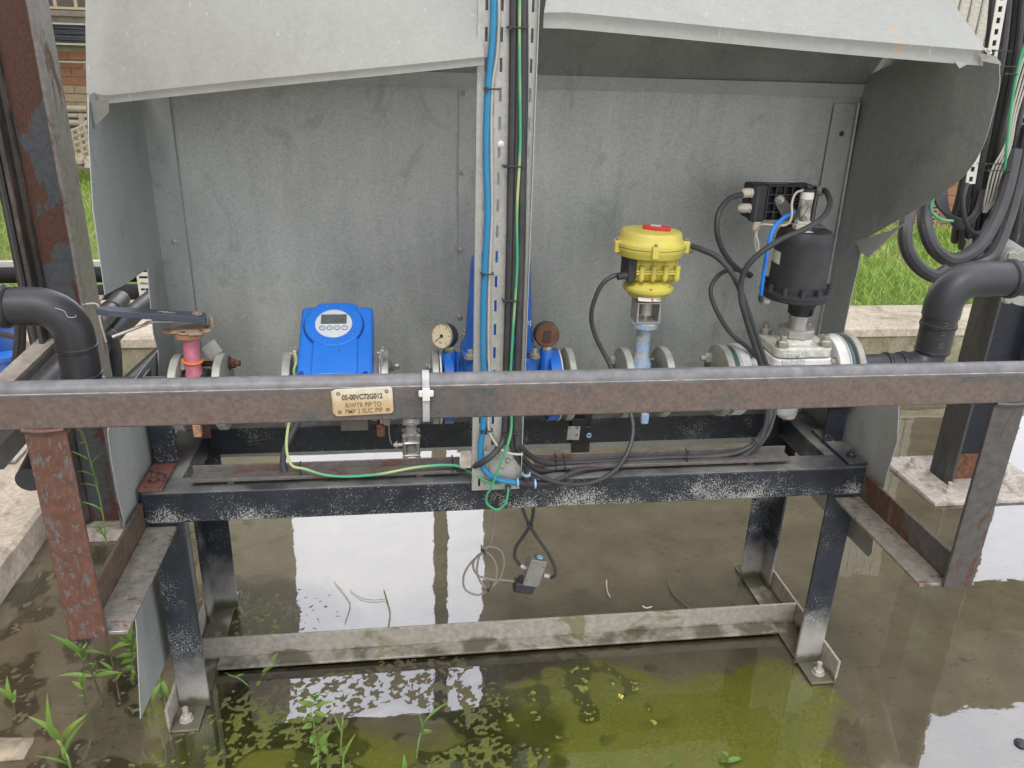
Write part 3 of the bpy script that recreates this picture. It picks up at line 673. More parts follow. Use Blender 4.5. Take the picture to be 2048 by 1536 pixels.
# front roof flaps with a folded lip
def flap(name, lip0, lip1, top0, top1, lipdrop, wave, mat=GALV_TOP, endcurl=0, nu=40):
    def fn(u, v):
        a = lip0.lerp(lip1, u); b = top0.lerp(top1, u)
        if v < .2:
            t = v/.2; r = lipdrop; q = a+V(0, r*.10*math.sin(t*3.14), -r*(1-t)) + wave(u)*.6
            return q
        t = (v-.2)/.8; p = a.lerp(b, t)+V(0, 0, .010*math.sin(t*math.pi))
        return p+wave(u)*(1-t)
    return MB().sheet(fn, nu, 15, .0016).build(name, mat, hd, ang=22)
fl = flap('front_roof_flap', PY(175, 196, .13), PY(969, 112, -.045), PX(172, -170, -.03), PY(935, -140, .16), .014,
     lambda u: V(0, 0, .0015*math.sin(u*5)+.008*sm(.06, 0, u)))
inst('rivet', mk_rivet, 'rivet', ZINC, fl, PY(184, 126, .165), (0, -.7, .8), 1.2)
fl2 = flap('front_roof_flap', PY(1088, 22, -.005), PY(1972, 103, -.04), PY(1120, -150, .16), PX(1780, -140, 1.66), .026,
     lambda u: V(0, 0, .0012*math.sin(u*6+1)-.004*sm(.05, 0, u)))
for px, py in ((1921, 37), (1978, 104)): inst('rivet', mk_rivet, 'rivet', ZINC, fl2, PX(px-6, py+2, 1.652)+V(0, -.004, .003), (.2, -.6, .8), 1.4)
poly_sheet('bent_gusset', [PY(1958, 106, -.045), PY(1992, 112, -.06), PY(2004, 130, -.07), PY(1964, 122, -.05)], None, .0014, GALV_TOP)
poly_sheet('torn_tab', [PY(1909, 122, -.045), PY(1938, 127, -.045), PY(1919, 137, -.05)], None, .0012, GALV_TOP)
# two rust runs on the roof sheet are stains in the paint of thin scabs lying on the metal
STAIN = plain('rust_stain', (.50, .36, .24), .7, 0, .25, 60, .1)

# ================================================================ CABLE TRAY
YT = -.020
x0t, x1t = .6945, .7975
tr_ = thing('cable_tray', 'tall perforated galvanised cable tray standing up the middle of the hood', 'cable tray', ((x0t+x1t)/2, YT, .575))
cols = [(x0t+.0115, x0t+.0165, 0), (x0t+.0250, x0t+.0300, .5), (x0t+.0385, x0t+.0435, 0), (x0t+.066, x0t+.071, 0), (x0t+.080, x0t+.085, .5), (x0t+.093, x0t+.0975, 0)]
pitch = .0495; sl_ = .0235; zb, zt = .575, 1.95
m = MB(); prev = x0t
def strip(a, b): m.box(a, b, YT, YT+.0018, zb, zt)
for a, b, ph in cols:
    strip(prev, a)
    z = zb; k_ = 0
    while z < zt:
        s0 = zb+.010+(k_+ph)*pitch; s1 = s0+sl_
        if k_ == 0 or s0 > z: m.box(a+.00005, b-.00005, YT, YT+.0018, z, min(s0, zt))
        z = s1; k_ += 1
        if s1 >= zt: break
    prev = b
strip(prev, x1t)
m.build('tray_base', TRAYM, tr_)
MB().box(x1t, x1t+.0016, YT-.012, YT+.0018, zb+.03, zt).build('tray_side', TRAYM, tr_)
MB().box(x0t-.0016, x0t, YT+.0005, YT+.014, zb, zt).build('tray_side', TRAYM, tr_)
inst('rivet', mk_rivet, 'rivet', WHT, tr_, PY(1002, 288, YT-.0005), (0, -1, 0), 1.0)
jp = MB().box(x0t+.036, x0t+.092, YT-.0042, YT-.0022, .600, .650).build('joint_plate', TRAYM, tr_, bev=.0006)
MB().box(x0t+.026, x0t+.096, YT-.0021, YT-.0004, .585, .668).build('joint_plate', TRAYM, tr_, bev=.0006)
MB().box(x0t-.026, x0t-.002, YT+.004, YT+.010, .628, .668).build('strut_end', GALVPLATE, tr_, bev=.001)
for px, py, mt in ((994, 911, ZINC), (1015, 922, ZINC), (1004, 933, ZINC)):
    inst('roundhead', lambda m: (m.lathe((0, 0, 0), (0, 0, 1), [(.0056, 0), (.0054, .0012), (.004, .0028), (.0015, .0035)], 18), m.box(-.0046, .0046, -.0005, .0005, .003, .0039)), 'screw', mt, tr_, PY(px, py, YT-.0042), (0, -1, .1))
MB().lathe(PY(1016, 973, YT-.003), (0, -1, 0), [(.0068, 0), (.0068, .003), (.005, .004)], 20).build('rusty_bolt', RUSTP, tr_)

# ================================================================ VALVE LINE
YV = .17
def zc(x): return .743+.026*sm(1.25, 1.75, x)
def cen(x, dz=0): return V(x, YV, zc(x)+dz)
EX = V(1, 0, 0); EZ = V(0, 0, 1)
def PP(px, py, c, nn): d = ray(px, py); return CP+d*((c-CP).dot(nn)/d.dot(nn))
def flange(x, t, r, mat, parent, name='flange', z=None):
    return MB().disc(cen(x) if z is None else V(x, YV, z), EX, r, t, 40).build(name, mat, parent)
def mk_nut(m): m.lathe((0, 0, 0), (0, 0, 1), [(.0145, 0), (.0145, .0015)], 18); m.hexa((0, 0, .0016), (0, 0, 1), .012, .010); m.lathe((0, 0, .011), (0, 0, 1), [(.0068, 0), (.0068, .010), (.006, .011)], 12)
def mk_head(m): m.lathe((0, 0, 0), (0, 0, 1), [(.0145, 0), (.0145, .0015)], 18); m.hexa((0, 0, .0016), (0, 0, 1), .012, .008)
def bolt_ring(x0, x1, rb, parent, mat=ZINC, angs=(40, 140, 220, 320), rusty=()):
    """through bolts from x0 to x1 round the pipe axis"""
    for a in angs:
        y = YV-rb*math.cos(rad(a)); zz = zc((x0+x1)/2)+rb*math.sin(rad(a)); mt = RUSTB if a in rusty else mat
        MB().cyl((x0, y, zz), (x1, y, zz), .0065, n=12).build('bolt_shank', mt if mt is RUSTB else ZINC, parent)
        inst('nut', mk_nut, 'nut', mt, parent, (x1, y, zz), (1, 0, 0)); inst('head', mk_head, 'bolt_head', mt, parent, (x0, y, zz), (-1, 0, 0))
def pipe(parent, pts, r, mat=BLKP, k=0, n=24, name='pipe'): return MB().tube(pts, r, n, k).build(name, mat, parent)
def collar(parent, p, ax, r, w=.006, mat=BLKP):
    ax = Vector(ax).normalized(); return MB().lathe(Vector(p)-ax*w, ax, [(r-.002, 0), (r+.002, w*.3), (r+.0028, w*.8), (r+.001, w), (r+.0028, w*1.25), (r+.002, w*1.7), (r-.002, w*2)], 28).build('weld_bead', mat, parent)
def arc(c, r, a0, a1, ux, uz, n=10): return [Vector(c)+Vector(ux)*(r*math.cos(rad(a0+(a1-a0)*i/n)))+Vector(uz)*(r*math.sin(rad(a0+(a1-a0)*i/n))) for i in range(n+1)]

# left black pipe with elbow
lp = thing('black_pipe', 'thick black elbow pipe coming down left of the pink valve', 'pipe', (-.137, YV, .745))
xc, zt_, rr = -.137, .9435, .0395
body = [V(-.9, YV+.01, zt_-.004), V(-.235, YV, zt_)]
pipe(lp, body, rr-.001); collar(lp, (-.262, YV, zt_), EX, rr+.003, .012)
pipe(lp, [V(-.235, YV, zt_)]+arc((xc-.066, YV, zt_-.066), .066, 90, 0, EX, EZ)+[V(xc, YV, .80)], rr+.0005, name='elbow')
MB().lathe((xc-.005, YV, .862), (0, 0, 1), [(rr-.001, -.03), (rr, .0)], 28, False)
collar(lp, (xc, YV, .853), EZ, rr+.001, .0065)
pipe(lp, [V(xc, YV, .86), V(xc, YV, .795)], rr-.0005)
collar(lp, (xc, YV, .79), EZ, rr, .005)
pipe(lp, arc((xc+.048, YV, .793), .048, 180, 270, EX, EZ, 8)+[V(-.03, YV, .745)], .0355, name='elbow')
pipe(lp, [V(-.09, YV, .745), V(.07, YV, .743)], .0315, name='pipe'); collar(lp, (-.012, YV, .745), EX, .032, .005)
MB().tube([PY(*p, YV-rr-.0005) for p in ((110, 616), (128, 622), (136, 634), (150, 634), (152, 630))], .0006, 5).build('scratch', CREAM, lp)

# right black pipe with double elbow
rp = thing('black_pipe', 'thick black plastic pipe rising by two elbows on the right beside the white valve', 'pipe', (1.85, YV, .77))
xr, zr, rr2 = 1.847, .9915, .043
pipe(rp, [V(1.62, YV, zc(1.65)), V(1.78, YV, .770)], .0335); collar(rp, (1.732, YV, .770), EX, .034, .005)
pipe(rp, [V(1.765, YV, .770)]+arc((1.80, YV, .818), .048, 270, 360, EX, EZ, 8), .036, name='elbow'); collar(rp, (1.78, YV, .770), EX, .0355, .003)
pipe(rp, [V(xr, YV, .808), V(xr, YV, .94)], .0405); collar(rp, (xr, YV, .812), EZ, .0395, .004)
collar(rp, (xr, YV, .878), EZ, .0405, .007)
pipe(rp, [V(xr, YV, .90)]+arc((xr+.068, YV, zr-.068), .068, 180, 90, EX, EZ)+[V(1.955, YV, zr)], rr2+.0005, name='elbow')
pipe(rp, [V(1.94, YV, zr), V(2.7, YV, zr+.004)], rr2-.001); collar(rp, (2.005, YV, zr), EX, rr2+.002, .010)
text(rp, 'pipe_marking', '25 \u00b7 151U', plain('faint_marking', (.11, .11, .11), .6), V(xr-.010, YV-.0403, .862), EZ, -EX, .017, .0002)

# straight lengths between the valves
def mid_pipe(label, x0, x1, r=.0315, mat=BLKP):
    o = MB().cyl(V(x0, YV, zc(x0)), V(x1, YV, zc(x1)), r, n=24).build('pipe_length', mat, loc=cen(x0)); return tag(o, label, 'pipe')
mid_pipe('short black pipe between the pink valve and the blue flow meter', .158, .288)
mid_pipe('short steel pipe carrying the small ball valve between flow meter and blue regulator', .522, .612, .027, STEEL)
mid_pipe('short black pipe between blue regulator and the yellow topped valve', .934, 1.058)
mp = mid_pipe('short black pipe between yellow topped valve and white valve', 1.17, 1.312)
collar(mp, V(1.275, YV, zc(1.275)), EX, .032, .004)
zp = mid_pipe

# ---- pink butterfly valve with lever
pv = thing('pink_lever_valve', 'pink painted butterfly valve with a long blue-black lever and orange cord on its neck', 'valve', cen(.108))
flange(.063, .017, .086, FLG, pv); flange(.153, .017, .086, FLG, pv)
bolt_ring(.052, .164, .066, pv, FLG, (18, 130, 205, 318), (130,))
MB().disc(cen(.10), EX, .052, .05, 32).build('wafer_body', BLKP, pv)
ncx = PY(388, 720, YV).x
MB().lathe(V(ncx, YV-.01, .74), EZ, [(.040, -.03), (.034, .02), (.0205, .045), (.0172, .06), (.0165, .13), (.0175, .150)], 24).build('neck', PINK, pv)
MB().obox(V(ncx-.004, YV-.055, .752), V(.010, 0, 0), V(0, .010, 0), V(0, 0, .030)).build('lug', PINK, pv, bev=.003)
MB().obox(V(ncx+.002, YV-.050, .674), V(.009, 0, 0), V(0, .008, 0), V(0, 0, .016)).build('lug', PEACH, pv, bev=.003)
MB().lathe(V(ncx, YV-.012, .884), EZ, [(.018, -.012), (.030, -.006), (.031, .004), (.028, .006)], 24).build('mounting_flange', PEACH, pv)
kp = V(ncx+.010, YV-.012, .891)
pl_ = []
for i in range(28):
    a = 2*math.pi*i/28; r = .037 + (.024 if 170 < math.degrees(a) < 215 else 0) - (.004 if (i % 5 == 0) else 0)
    pl_.append(kp+V(r*1.05*math.cos(a), r*math.sin(a), 0))
MB().prism(pl_, V(0, 0, .004)).build('notch_plate', RUSTPL, pv, bev=.0006)
MB().tube([kp+V(.033, .020, 0), kp+V(.034, .024, .022)], .0055, 10, 0).build('stop_pin', RUSTPL, pv)
for dx, dy in ((.02, -.018), (.026, .006), (-.014, -.026)): MB().lathe(kp+V(dx, dy, .0041), EZ, [(.0045, 0), (.0045, .0012)], 10).build('slot', RUSTB, pv)
hz = .889
h0 = PY(393, 634, YV-.012); h1 = PY(192, 620, YV-.06)
m = MB(); ax = (h1-h0).normalized(); sd_ = V(-ax.y, ax.x, 0).normalized(); L_ = (h1-h0).length
out = [(-.020, .012), (-.017, .019), (.0, .021), (.05, .017), (.17, .0155), (L_-.02, .013), (L_, .007), (L_, -.007), (L_-.02, -.013), (.17, -.0155), (.05, -.017), (0, -.021), (-.017, -.019), (-.020, -.012)]
hb = MB().prism([h0+ax*a+sd_*b-V(0, 0, .008) for a, b in out], V(0, 0, .014)).build('lever', HANDLE, pv, bev=.003)
MB().lathe(h0+V(0, 0, .006), EZ, [(.012, 0), (.012, .001), (.007, .0016), (.007, .004)], 16).build('lever_screw', RUSTPL, hb)
text(hb, 'lever_lettering', '\u2039PERLI\u203a', GRYW, h0+ax*.058+V(0, 0, .0064)-sd_*0, -ax, V(0, .4, 1), .012, .0004).rotation_euler = Matrix(((-ax.x, 0, 0), (-ax.y, 1, 0), (-ax.z, 0, 1))).to_euler()
MB().tube([h0+ax*.03-V(0, 0, .012), h0+ax*.09-V(0, 0, .018), PY(285, 651, YV-.03), PY(225, 674, YV-.045)], .0036, 8).build('latch_bar', STEEL, pv)
MB().torus(V(ncx, YV-.01, .822), V(.1, -.1, 1), .0200, .0028, 24, 8).build('orange_cord_ring', ORG, pv)
MB().obox(V(ncx+.032, YV+.035, .83), V(.014, 0, .010), V(0, .002, 0), V(-.008, 0, .014)).build('paper_tag', LABELM, pv)
MB().lathe(V(ncx-.027, YV-.002, .800), EZ, [(.010, 0), (.006, .014), (.003, .022)], 14).build('gland_cap', CREAM, pv)

# ---- blue electromagnetic flow meter
fm = thing('flow_meter', 'bright blue flow meter with a round display window and four buttons', 'flow meter', cen(.41))
flange(.298, .018, .086, FLG, fm); flange(.510, .016, .086, STEEL, fm)
flange(.346, .014, .072, WHT, fm, 'body_ring'); flange(.499, .004, .084, WHT, fm, 'gasket')
MB().cyl(cen(.33), cen(.495), .066, n=36).build('tube_body', WHT, fm)
bolt_ring(.289, .345, .064, fm, FLG, (235, 305)); bolt_ring(.488, .519, .064, fm, ZINC, (25, 150, 240, 300), (25,))
MB().box(.315, .325, YV-.02, YV-.015, .77, .84).build('earth_bracket', ZINC, fm)
fn_ = V(0, -.515, .857); fu = V(0, .857, .515)
cb_ = V(.408, .037, .826); Lf = .204; hw = .0775
fc = cb_+fu*(Lf/2)
outl = []
for (x, y) in [(-.0775, -.094), (-.070, -.102), (.070, -.102), (.0775, -.094), (.0785, .086), (.075, .092), (.05, .095), (.03, .1005), (0, .1025), (-.03, .1005), (-.05, .095), (-.073, .092), (-.0765, .086)]: outl.append(fc+EX*x+fu*y)
MB().prism(outl, -fn_*.075).build('housing', BLUE, fm, bev=.006)
# raised centre band + ring
band = [fc+EX*x+fu*y+fn_*0 for x, y in [(-.047, -.1005), (.047, -.1005), (.047, -.01), (.042, .02), (.042, .0965), (.02, .101), (-.02, .101), (-.042, .0965), (-.042, .02), (-.047, -.01)]]
MB().prism(band, fn_*.006).build('centre_band', BLUE, fm, bev=.003)
rc = PP(668, 652, fc, fn_)
MB().lathe(rc, fn_, [(.0625, -.002), (.0620, .007), (.059, .0095), (.0415, .010), (.0395, .0085), (.0395, .003)], 56).build('window_ring', BLUE, fm)
MB().torus(rc+fn_*.0015, fn_, .0635, .0016, 56, 6).build('ring_groove', BLUE_S, fm)
for i in range(10):
    a = 2*math.pi*(i+.5)/10+.31; q = rc+EX*(.052*math.cos(a))+fu*(.052*math.sin(a))
    inst('dome', lambda m: m.lathe((0, 0, 0), (0, 0, 1), [(.0040, 0), (.0038, .0012), (.0026, .0024), (.001, .0028)], 14), 'ring_bolt', BLUE, fm, q+fn_*.0095, fn_)
dsp = MB().lathe(rc+fn_*.0072, fn_, [(.0405, 0), (.0405, .0008), (.0395, .001)], 48).build('display_face', plain('pale_display_face', (.55, .58, .6), .25, 0, .05), fm)
dc = rc+fn_*.0084
MB().obox(dc+fu*.0125, EX*.0275, fu*.0135, fn_*.0004).build('screen', LCD, dsp)
text(dsp, 'screen_digits', '0.0', LCDD, dc+fu*.008+EX*.012+fn_*.0005, EX, fu, .016, .0001)
for i in range(4):
    q = dc+EX*(-.0235+.0157*i)-fu*.0125
    MB().torus(q+fn_*.0003, fn_, .0058, .0007, 24, 6).build('button', BLUE_S, dsp)
    text(dsp, 'button_mark', '>\u21b5v^'[i] if i != 1 else '<', INK, q+fn_*.0004, EX, fu, .006, .0001)
for px, py in ((763, 703),): pass
MB().lathe(PP(679, 705, fc, fn_)+fn_*.006, fn_, [(.0028, 0), (.0022, .0008)], 10).build('paint_chip', ENGR, fm)
for px in (602, 731):
    MB().lathe(PP(px, 747, fc, fn_)+fn_*.0002, fn_, [(.0055, -.002), (.0055, .0009), (.0048, .001)], 18).build('screw_recess', BLUE_S, fm)
for x, y, z in ((PY(588, 690, .12).x, .12, .845), (PY(763, 700, .13).x, .13, .84)):
    MB().obox((x, y, z-.02), (.002, 0, 0), (0, .010, 0), (0, 0, .030)).build('ground_strap', ZINC, fm)
    inst('wingb', lambda m: (m.hexa((0, 0, 0), (0, 0, 1), .006, .005), m.cyl((0, 0, .005), (0, 0, .011), .003, n=10)), 'terminal_nut', STEEL, fm, (x, y-.01, z+.006), (-1, -.3, .2))
    inst('wingb', None, 'terminal_nut', STEEL, fm, (x+.002, y-.008, z+.010), (.2, -.3, 1))
MB().box(.405, .468, YV-.02, YV+.02, .645, .672).build('lower_box', plain('dull_brown_label', (.12, .1, .09), .6), fm, bev=.002)
MB().box(.487, .506, YV-.045, YV-.015, .640, .668).build('drain_block', RUSTB, fm, bev=.002)

# ---- stainless ball valve hanging below the steel pipe
bx_ = PY(822, 850, YV).x
bv = thing('ball_valve', 'small stainless ball valve with four clamp bolts hanging under the rail', 'ball valve', (bx_, YV, .57))
s = (PY(842, 870, YV)-PY(803, 870, YV)).length/39
def zz_(py): return PY(822, py, YV).z
MB().lathe((bx_, YV, 0), EZ, [(.0135, zz_(868)), (.0135, zz_(845)), (.019, zz_(843)), (.019, zz_(824)), (.019, zz_(800))][::-1], 24).build('nipple', STEEL, bv)
MB().hexa((bx_, YV, zz_(845)), EZ, .023, .011).build('nipple_hex', STEEL, bv)
MB().hexa((bx_, YV, zz_(872)), EZ, .017, .010).build('end_hex', STEEL, bv)
MB().cyl((bx_, YV, zz_(905)), (bx_, YV, zz_(868)), .0145, n=24).build('valve_body', STEEL, bv)
for py in (880, 905):
    MB().obox((bx_, YV, zz_(py)), (.020, 0, 0), (0, .020, 0), (0, 0, .0038)).build('end_plate', STEEL, bv, bev=.004)
for i in (-1, 1):
    for j in (-1, 1):
        MB().cyl((bx_+i*.0155, YV+j*.0155, zz_(911)), (bx_+i*.0155, YV+j*.0155, zz_(868)), .0035, n=10).build('clamp_bolt', STEEL, bv)
        for py in (866, 910): MB().hexa((bx_+i*.0155, YV+j*.0155, zz_(py)-.003), EZ, .0068, .006).build('clamp_nut', STEEL, bv)
sp = V(bx_-.02, YV-.005, zz_(887)); MB().cyl(sp, sp-V(.022, 0, 0), .005, n=12).build('stem', STEEL, bv); MB().hexa(sp-V(.012, 0, 0), -EX, .009, .006).build('stem_nut', STEEL, bv)
strap([sp-V(.026, 0, -.004), sp-V(.030, 0, -.020), sp-V(.032, 0, -.060)], .006, .001, V(0, 1, 0)).build('valve_handle', STEEL, bv)

# ---- blue pressure regulator behind the tray
bc = PY(997, 700, YV).x
br = thing('pressure_regulator', 'big blue pressure regulator with a tapered bonnet standing behind the cable tray', 'regulator', cen(bc))
flange(.622, .015, .086, STEEL, br); flange(.6335, .004, .087, WHT, br, 'gasket')
flange(.652, .022, .086, BLUE_D, br, 'body_flange'); flange(.893, .024, .086, BLUE_D, br, 'body_flange'); flange(.907, .003, .087, WHT, br, 'gasket'); flange(.932, .015, .086, FLG, br)
bolt_ring(.612, .665, .066, br, ZINC, (22, 160, 222, 318)); bolt_ring(.880, .941, .066, br, ZINC, (160, 222, 318))
MB().lathe(cen(.66), EX, [(.050, 0), (.046, .03), (.06, .06), (.06, .16), (.046, .20), (.050, .225)], 32).build('body', BLUE_D, br)
MB().lathe((bc, YV, .743), EZ, [(.01, -.098), (.045, -.092), (.068, -.070), (.083, -.03), (.088, .01), (.088, .052)], 40).build('bowl', BLUE_D, br)
def sq_ring(r, z0, z1, k_=4, name='cover_flange', bev=.004):
    P = []
    for i in range(48):
        a = 2*math.pi*i/48; q = r/(abs(math.cos(a))**k_+abs(math.sin(a))**k_)**(1/k_); P.append(V(bc+q*math.cos(a), YV+q*math.sin(a), z0))
    return MB().prism(P, V(0, 0, z1-z0)).build(name, BLUE_D, br, bev=bev)
sq_ring(.086, .800, .838); sq_ring(.088, .778, .797)
MB().lathe((bc, YV, .838), EZ, [(.082, 0), (.080, .016), (.0765, .03), (.0745, .06), (.066, .19), (.064, .205), (.056, .216), (.04, .222), (.01, .224)], 44).build('bonnet', BLUE_D, br)
for i in (-1, 1):
    for j in (-1, 1): inst('bolt', mk_bolt, 'bolt', ZINC, br, (bc+i*.071, YV+j*.071, .8385), EZ, 1.1)
text(br, 'scuffed_mark', 'III', WHT, V(bc+.0605, YV-.042, .905), V(.85, .5, 0), EZ, .02, .0003)
for xg in (PY(898, 720, YV-.02).x, PY(1092, 720, YV-.02).x):
    MB().lathe((xg, YV-.02, .75), EZ, [(.0155, 0), (.0155, .085), (.014, .088)], 20).build('gauge_boss', BLUE_D, br)
    MB().lathe((xg, YV-.02, .838), EZ, [(.0125, 0), (.012, .003)], 6).build('boss_nut', ZINC, br)
    MB().obox((xg+.012, YV-.01, .79), (.012, 0, 0), (0, .006, 0), (0, 0, .04)).build('boss_web', BLUE_D, br, bev=.002)

# gauges
def gauge(label, px, py, nrm, r, front, stem):
    c0 = PY(px, py, YV-.03); nn = Vector(nrm).normalized(); g_ = thing('pressure_gauge', label, 'pressure gauge', stem)
    if front:
        MB().lathe(c0-nn*.026, nn, [(r*.9, 0), (r*.97, .004), (r*.97, .020), (r*1.04, .022), (r*1.04, .028), (r*.95, .029), (r*.94, .0262)], 40).build('case', plain('dark_gauge_case', (.07, .062, .055), .55, .3, .3), g_)
        d = MB().lathe(c0+nn*.0004, nn, [(r*.935, 0), (r*.935, .0008)], 40).build('dial', DIAL, g_)
        MB().torus(c0+nn*.0018, nn, r*.985, .0019, 40, 8).build('bezel', plain('dull_bezel', (.3, .27, .22), .5, .4), g_)
        rt_ = EZ.cross(nn).normalized(); up_ = nn.cross(rt_); rt_, up_ = rt_, up_
        f0 = c0+nn*.0013
        MB().obox(f0+(rt_*-.45+up_*-.5).normalized()*r*.32+nn*.0006, (rt_*-.45+up_*-.5).normalized()*r*.42, (rt_*.5+up_*-.45).normalized()*.0006, nn*.0004).build('needle', INK, g_)
        MB().lathe(f0, nn, [(.0038, 0), (.0038, .0016)], 16).build('hub', INK, g_)
        for i in range(11):
            a = rad(225-27*i); dd = rt_*math.cos(a)+up_*math.sin(a)
            MB().obox(f0+dd*r*.86, dd*r*.06, nn.cross(dd)*.0004, nn*.0003).build('tick', INK, d)
            if i % 2 == 0: text(d, 'dial_number', str(i//2), INK, f0+dd*r*.68, rt_, up_, .0062, .0001)
        text(d, 'dial_unit', 'bar', INK, f0-up_*r*.52, rt_, up_, .0065, .0001)
    else:
        MB().lathe(c0-nn*.026, nn, [(r*.98, 0), (r*1.02, .003), (r*1.0, .022), (r*.9, .0262)], 40).build('case', plain('weathered_gauge_case', (.085, .07, .06), .7, .1, .4, 40, .4), g_)
        d = MB().lathe(c0, nn, [(r*.93, 0), (r*.90, .0015), (.004, .0018)], 40).build('back_plate', RUSTP, g_)
        rt_ = EZ.cross(nn).normalized(); up_ = nn.cross(rt_)
        MB().obox(c0+nn*.0022-up_*.002, rt_*.0095, up_*.013, nn*.0008).build('square_boss', plain('brown_boss', (.06, .035, .025), .7), g_, bev=.001)
        for s_ in (-1, 1): MB().torus(c0+nn*.003-up_*.012+rt_*s_*.0042, nn, .0022, .0009, 14, 6).build('screw_ring', RUSTB, g_)
    MB().cyl(stem, c0-nn*.013-V(0, 0, r*.8), .0058, n=12).build('stem', ZINC if not front else plain('brass_stem', (.3, .22, .1), .5, .5), g_)
    MB().hexa((stem[0], stem[1], stem[2]-.002), EZ, .0105, .010).build('hex', DIAL, g_)
    return g_
gauge('round pressure gauge with a cream dial facing left of the blue regulator', 884, 672, (-.62, -.75, .22), .0285, True, (PY(898, 720, YV-.02).x, YV-.02, .842))
gauge('rust covered pressure gauge seen from its back right of the cable tray', 1094, 671, (-.05, -1, .12), .0285, False, (PY(1092, 720, YV-.02).x, YV-.02, .842))

# ---- yellow actuated valve
yx = PY(1290, 700, YV).x-.009
yv = thing('yellow_actuator_valve', 'butterfly valve with pale blue neck and stacked yellow electric actuator', 'valve', cen(yx))
flange(1.066, .017, .084, FLG, yv); flange(1.162, .017, .084, FLG, yv)
bolt_ring(1.055, 1.174, .064, yv, FLG, (35, 145, 215, 325))
MB().disc(cen(1.12), EX, .052, .05, 32).build('wafer_body', BLKP, yv)
MB().lathe(V(yx, YV-.005, .74), EZ, [(.042, -.03), (.036, .02), (.026, .05), (.018, .07), (.0165, .09), (.016, .148), (.020, .156)], 22).build('neck', LAPIS, yv)
MB().obox(V(yx+.002, YV-.052, .762), V(.010, 0, .006), V(0, .008, 0), V(-.004, 0, .024)).build('lug', LAPIS, yv, bev=.003)
MB().obox(V(yx+.008, YV-.050, .672), V(.009, 0, 0), V(0, .007, 0), V(0, 0, .014)).build('lug', LAPIS, yv, bev=.003)
MB().lathe(V(yx, YV-.005, .8885), EZ, [(.018, -.008), (.031, -.004), (.032, .006), (.028, .009)], 28).build('mounting_flange', LAPIS, yv)
def yz(py, px=1290): return PY(px, py, YV).z
z0, z1 = .902, .945
tl = V(.012, 0, 0)
for s_ in (-1, 1): MB().box(yx+s_*.0255-.0015, yx+s_*.0255+.0015, YV-.030, YV+.022, z0, z1).build('bracket_side', STEEL, yv)
MB().box(yx-.027, yx+.027, YV-.030, YV+.022, z0-.003, z0).build('bracket_base', STEEL, yv); MB().box(yx-.027, yx+.027, YV-.030, YV+.022, z1, z1+.003).build('bracket_top', STEEL, yv)
MB().lathe((yx, YV-.005, z0), EZ, [(.006, 0), (.006, .014), (.0155, .012), (.0155, .042)], 18).build('shaft_coupling', STEEL, yv)
yc = V(yx+.000, YV-.005, 0)
MB().lathe(yc+V(0, 0, .949), EZ, [(.022, 0), (.040, .008), (.047, .016), (.052, .022), (.056, .024), (.058, .027), (.058, .034), (.052, .036), (.044, .042), (.038, .045)], 40).build('lower_housing', YEL, yv)
for a in range(20, 380, 60): inst('smallbolt', lambda m: (m.hexa((0, 0, 0), (0, 0, 1), .0038, .004),), 'flange_screw', RUSTPL, yv, yc+V(.051*math.cos(rad(a)), .051*math.sin(rad(a)), .9835), EZ)
MB().obox(yc+V(-.020, -.0475, .9625), V(.014, -.0035, 0), V(0, .0005, 0), V(0, 0.002, .0036)).build('warning_label', LABELM, yv)
MB().obox(yc+V(.006, -.0492, .9625), V(.009, .0005, 0), V(0, .0005, 0), V(0, .002, .0036)).build('warning_label', LABELM, yv)
text(yv, 'label_text', 'CE', INK, yc+V(.010, -.0502, .9630), EX, EZ, .006, .0001)
MB().obox(yc+V(-.004, -.0500, .9625), V(.0035, 0, 0), V(0, .0003, 0), V(0, .001, .0016)).build('red_print', RED, yv)
# gearbox: ribbed horizontal drum
gb = yc+V(.010, .0, 1.025)
MB().tube([gb-EX*.052, gb+EX*.045], .033, 28, 0).build('gearbox', YEL, yv, bev=.004)
MB().box(gb.x-.052, gb.x+.047, gb.y-.041, gb.y+.041, gb.z-.009, gb.z-.004).build('gearbox_seam', YEL, yv, bev=.002)
MB().box(gb.x-.052, gb.x+.047, gb.y-.041, gb.y+.041, gb.z-.0035, gb.z+.001).build('gearbox_seam', YEL, yv, bev=.002)
for i in range(4):
    x = gb.x-.040+.027*i
    MB().torus((x, gb.y, gb.z), EX, .0335, .0022, 28, 6).build('rib', YEL, yv)
    MB().cyl((x, gb.y-.039, gb.z-.018), (x, gb.y-.039, gb.z+.011), .0062, n=14).build('screw_boss', YEL, yv)
    MB().hexa((x, gb.y-.039, gb.z-.023), EZ, .0045, .005).build('boss_screw', YEL, yv)
MB().box(gb.x-.070, gb.x-.050, gb.y-.034, gb.y+.03, gb.z-.026, gb.z+.028).build('motor_block', BLKM, yv, bev=.003)
MB().cyl(gb+V(-.07, -.03, -.012), gb+V(-.092, -.032, -.014), .0078, n=14).build('cable_gland', BLKM, yv)
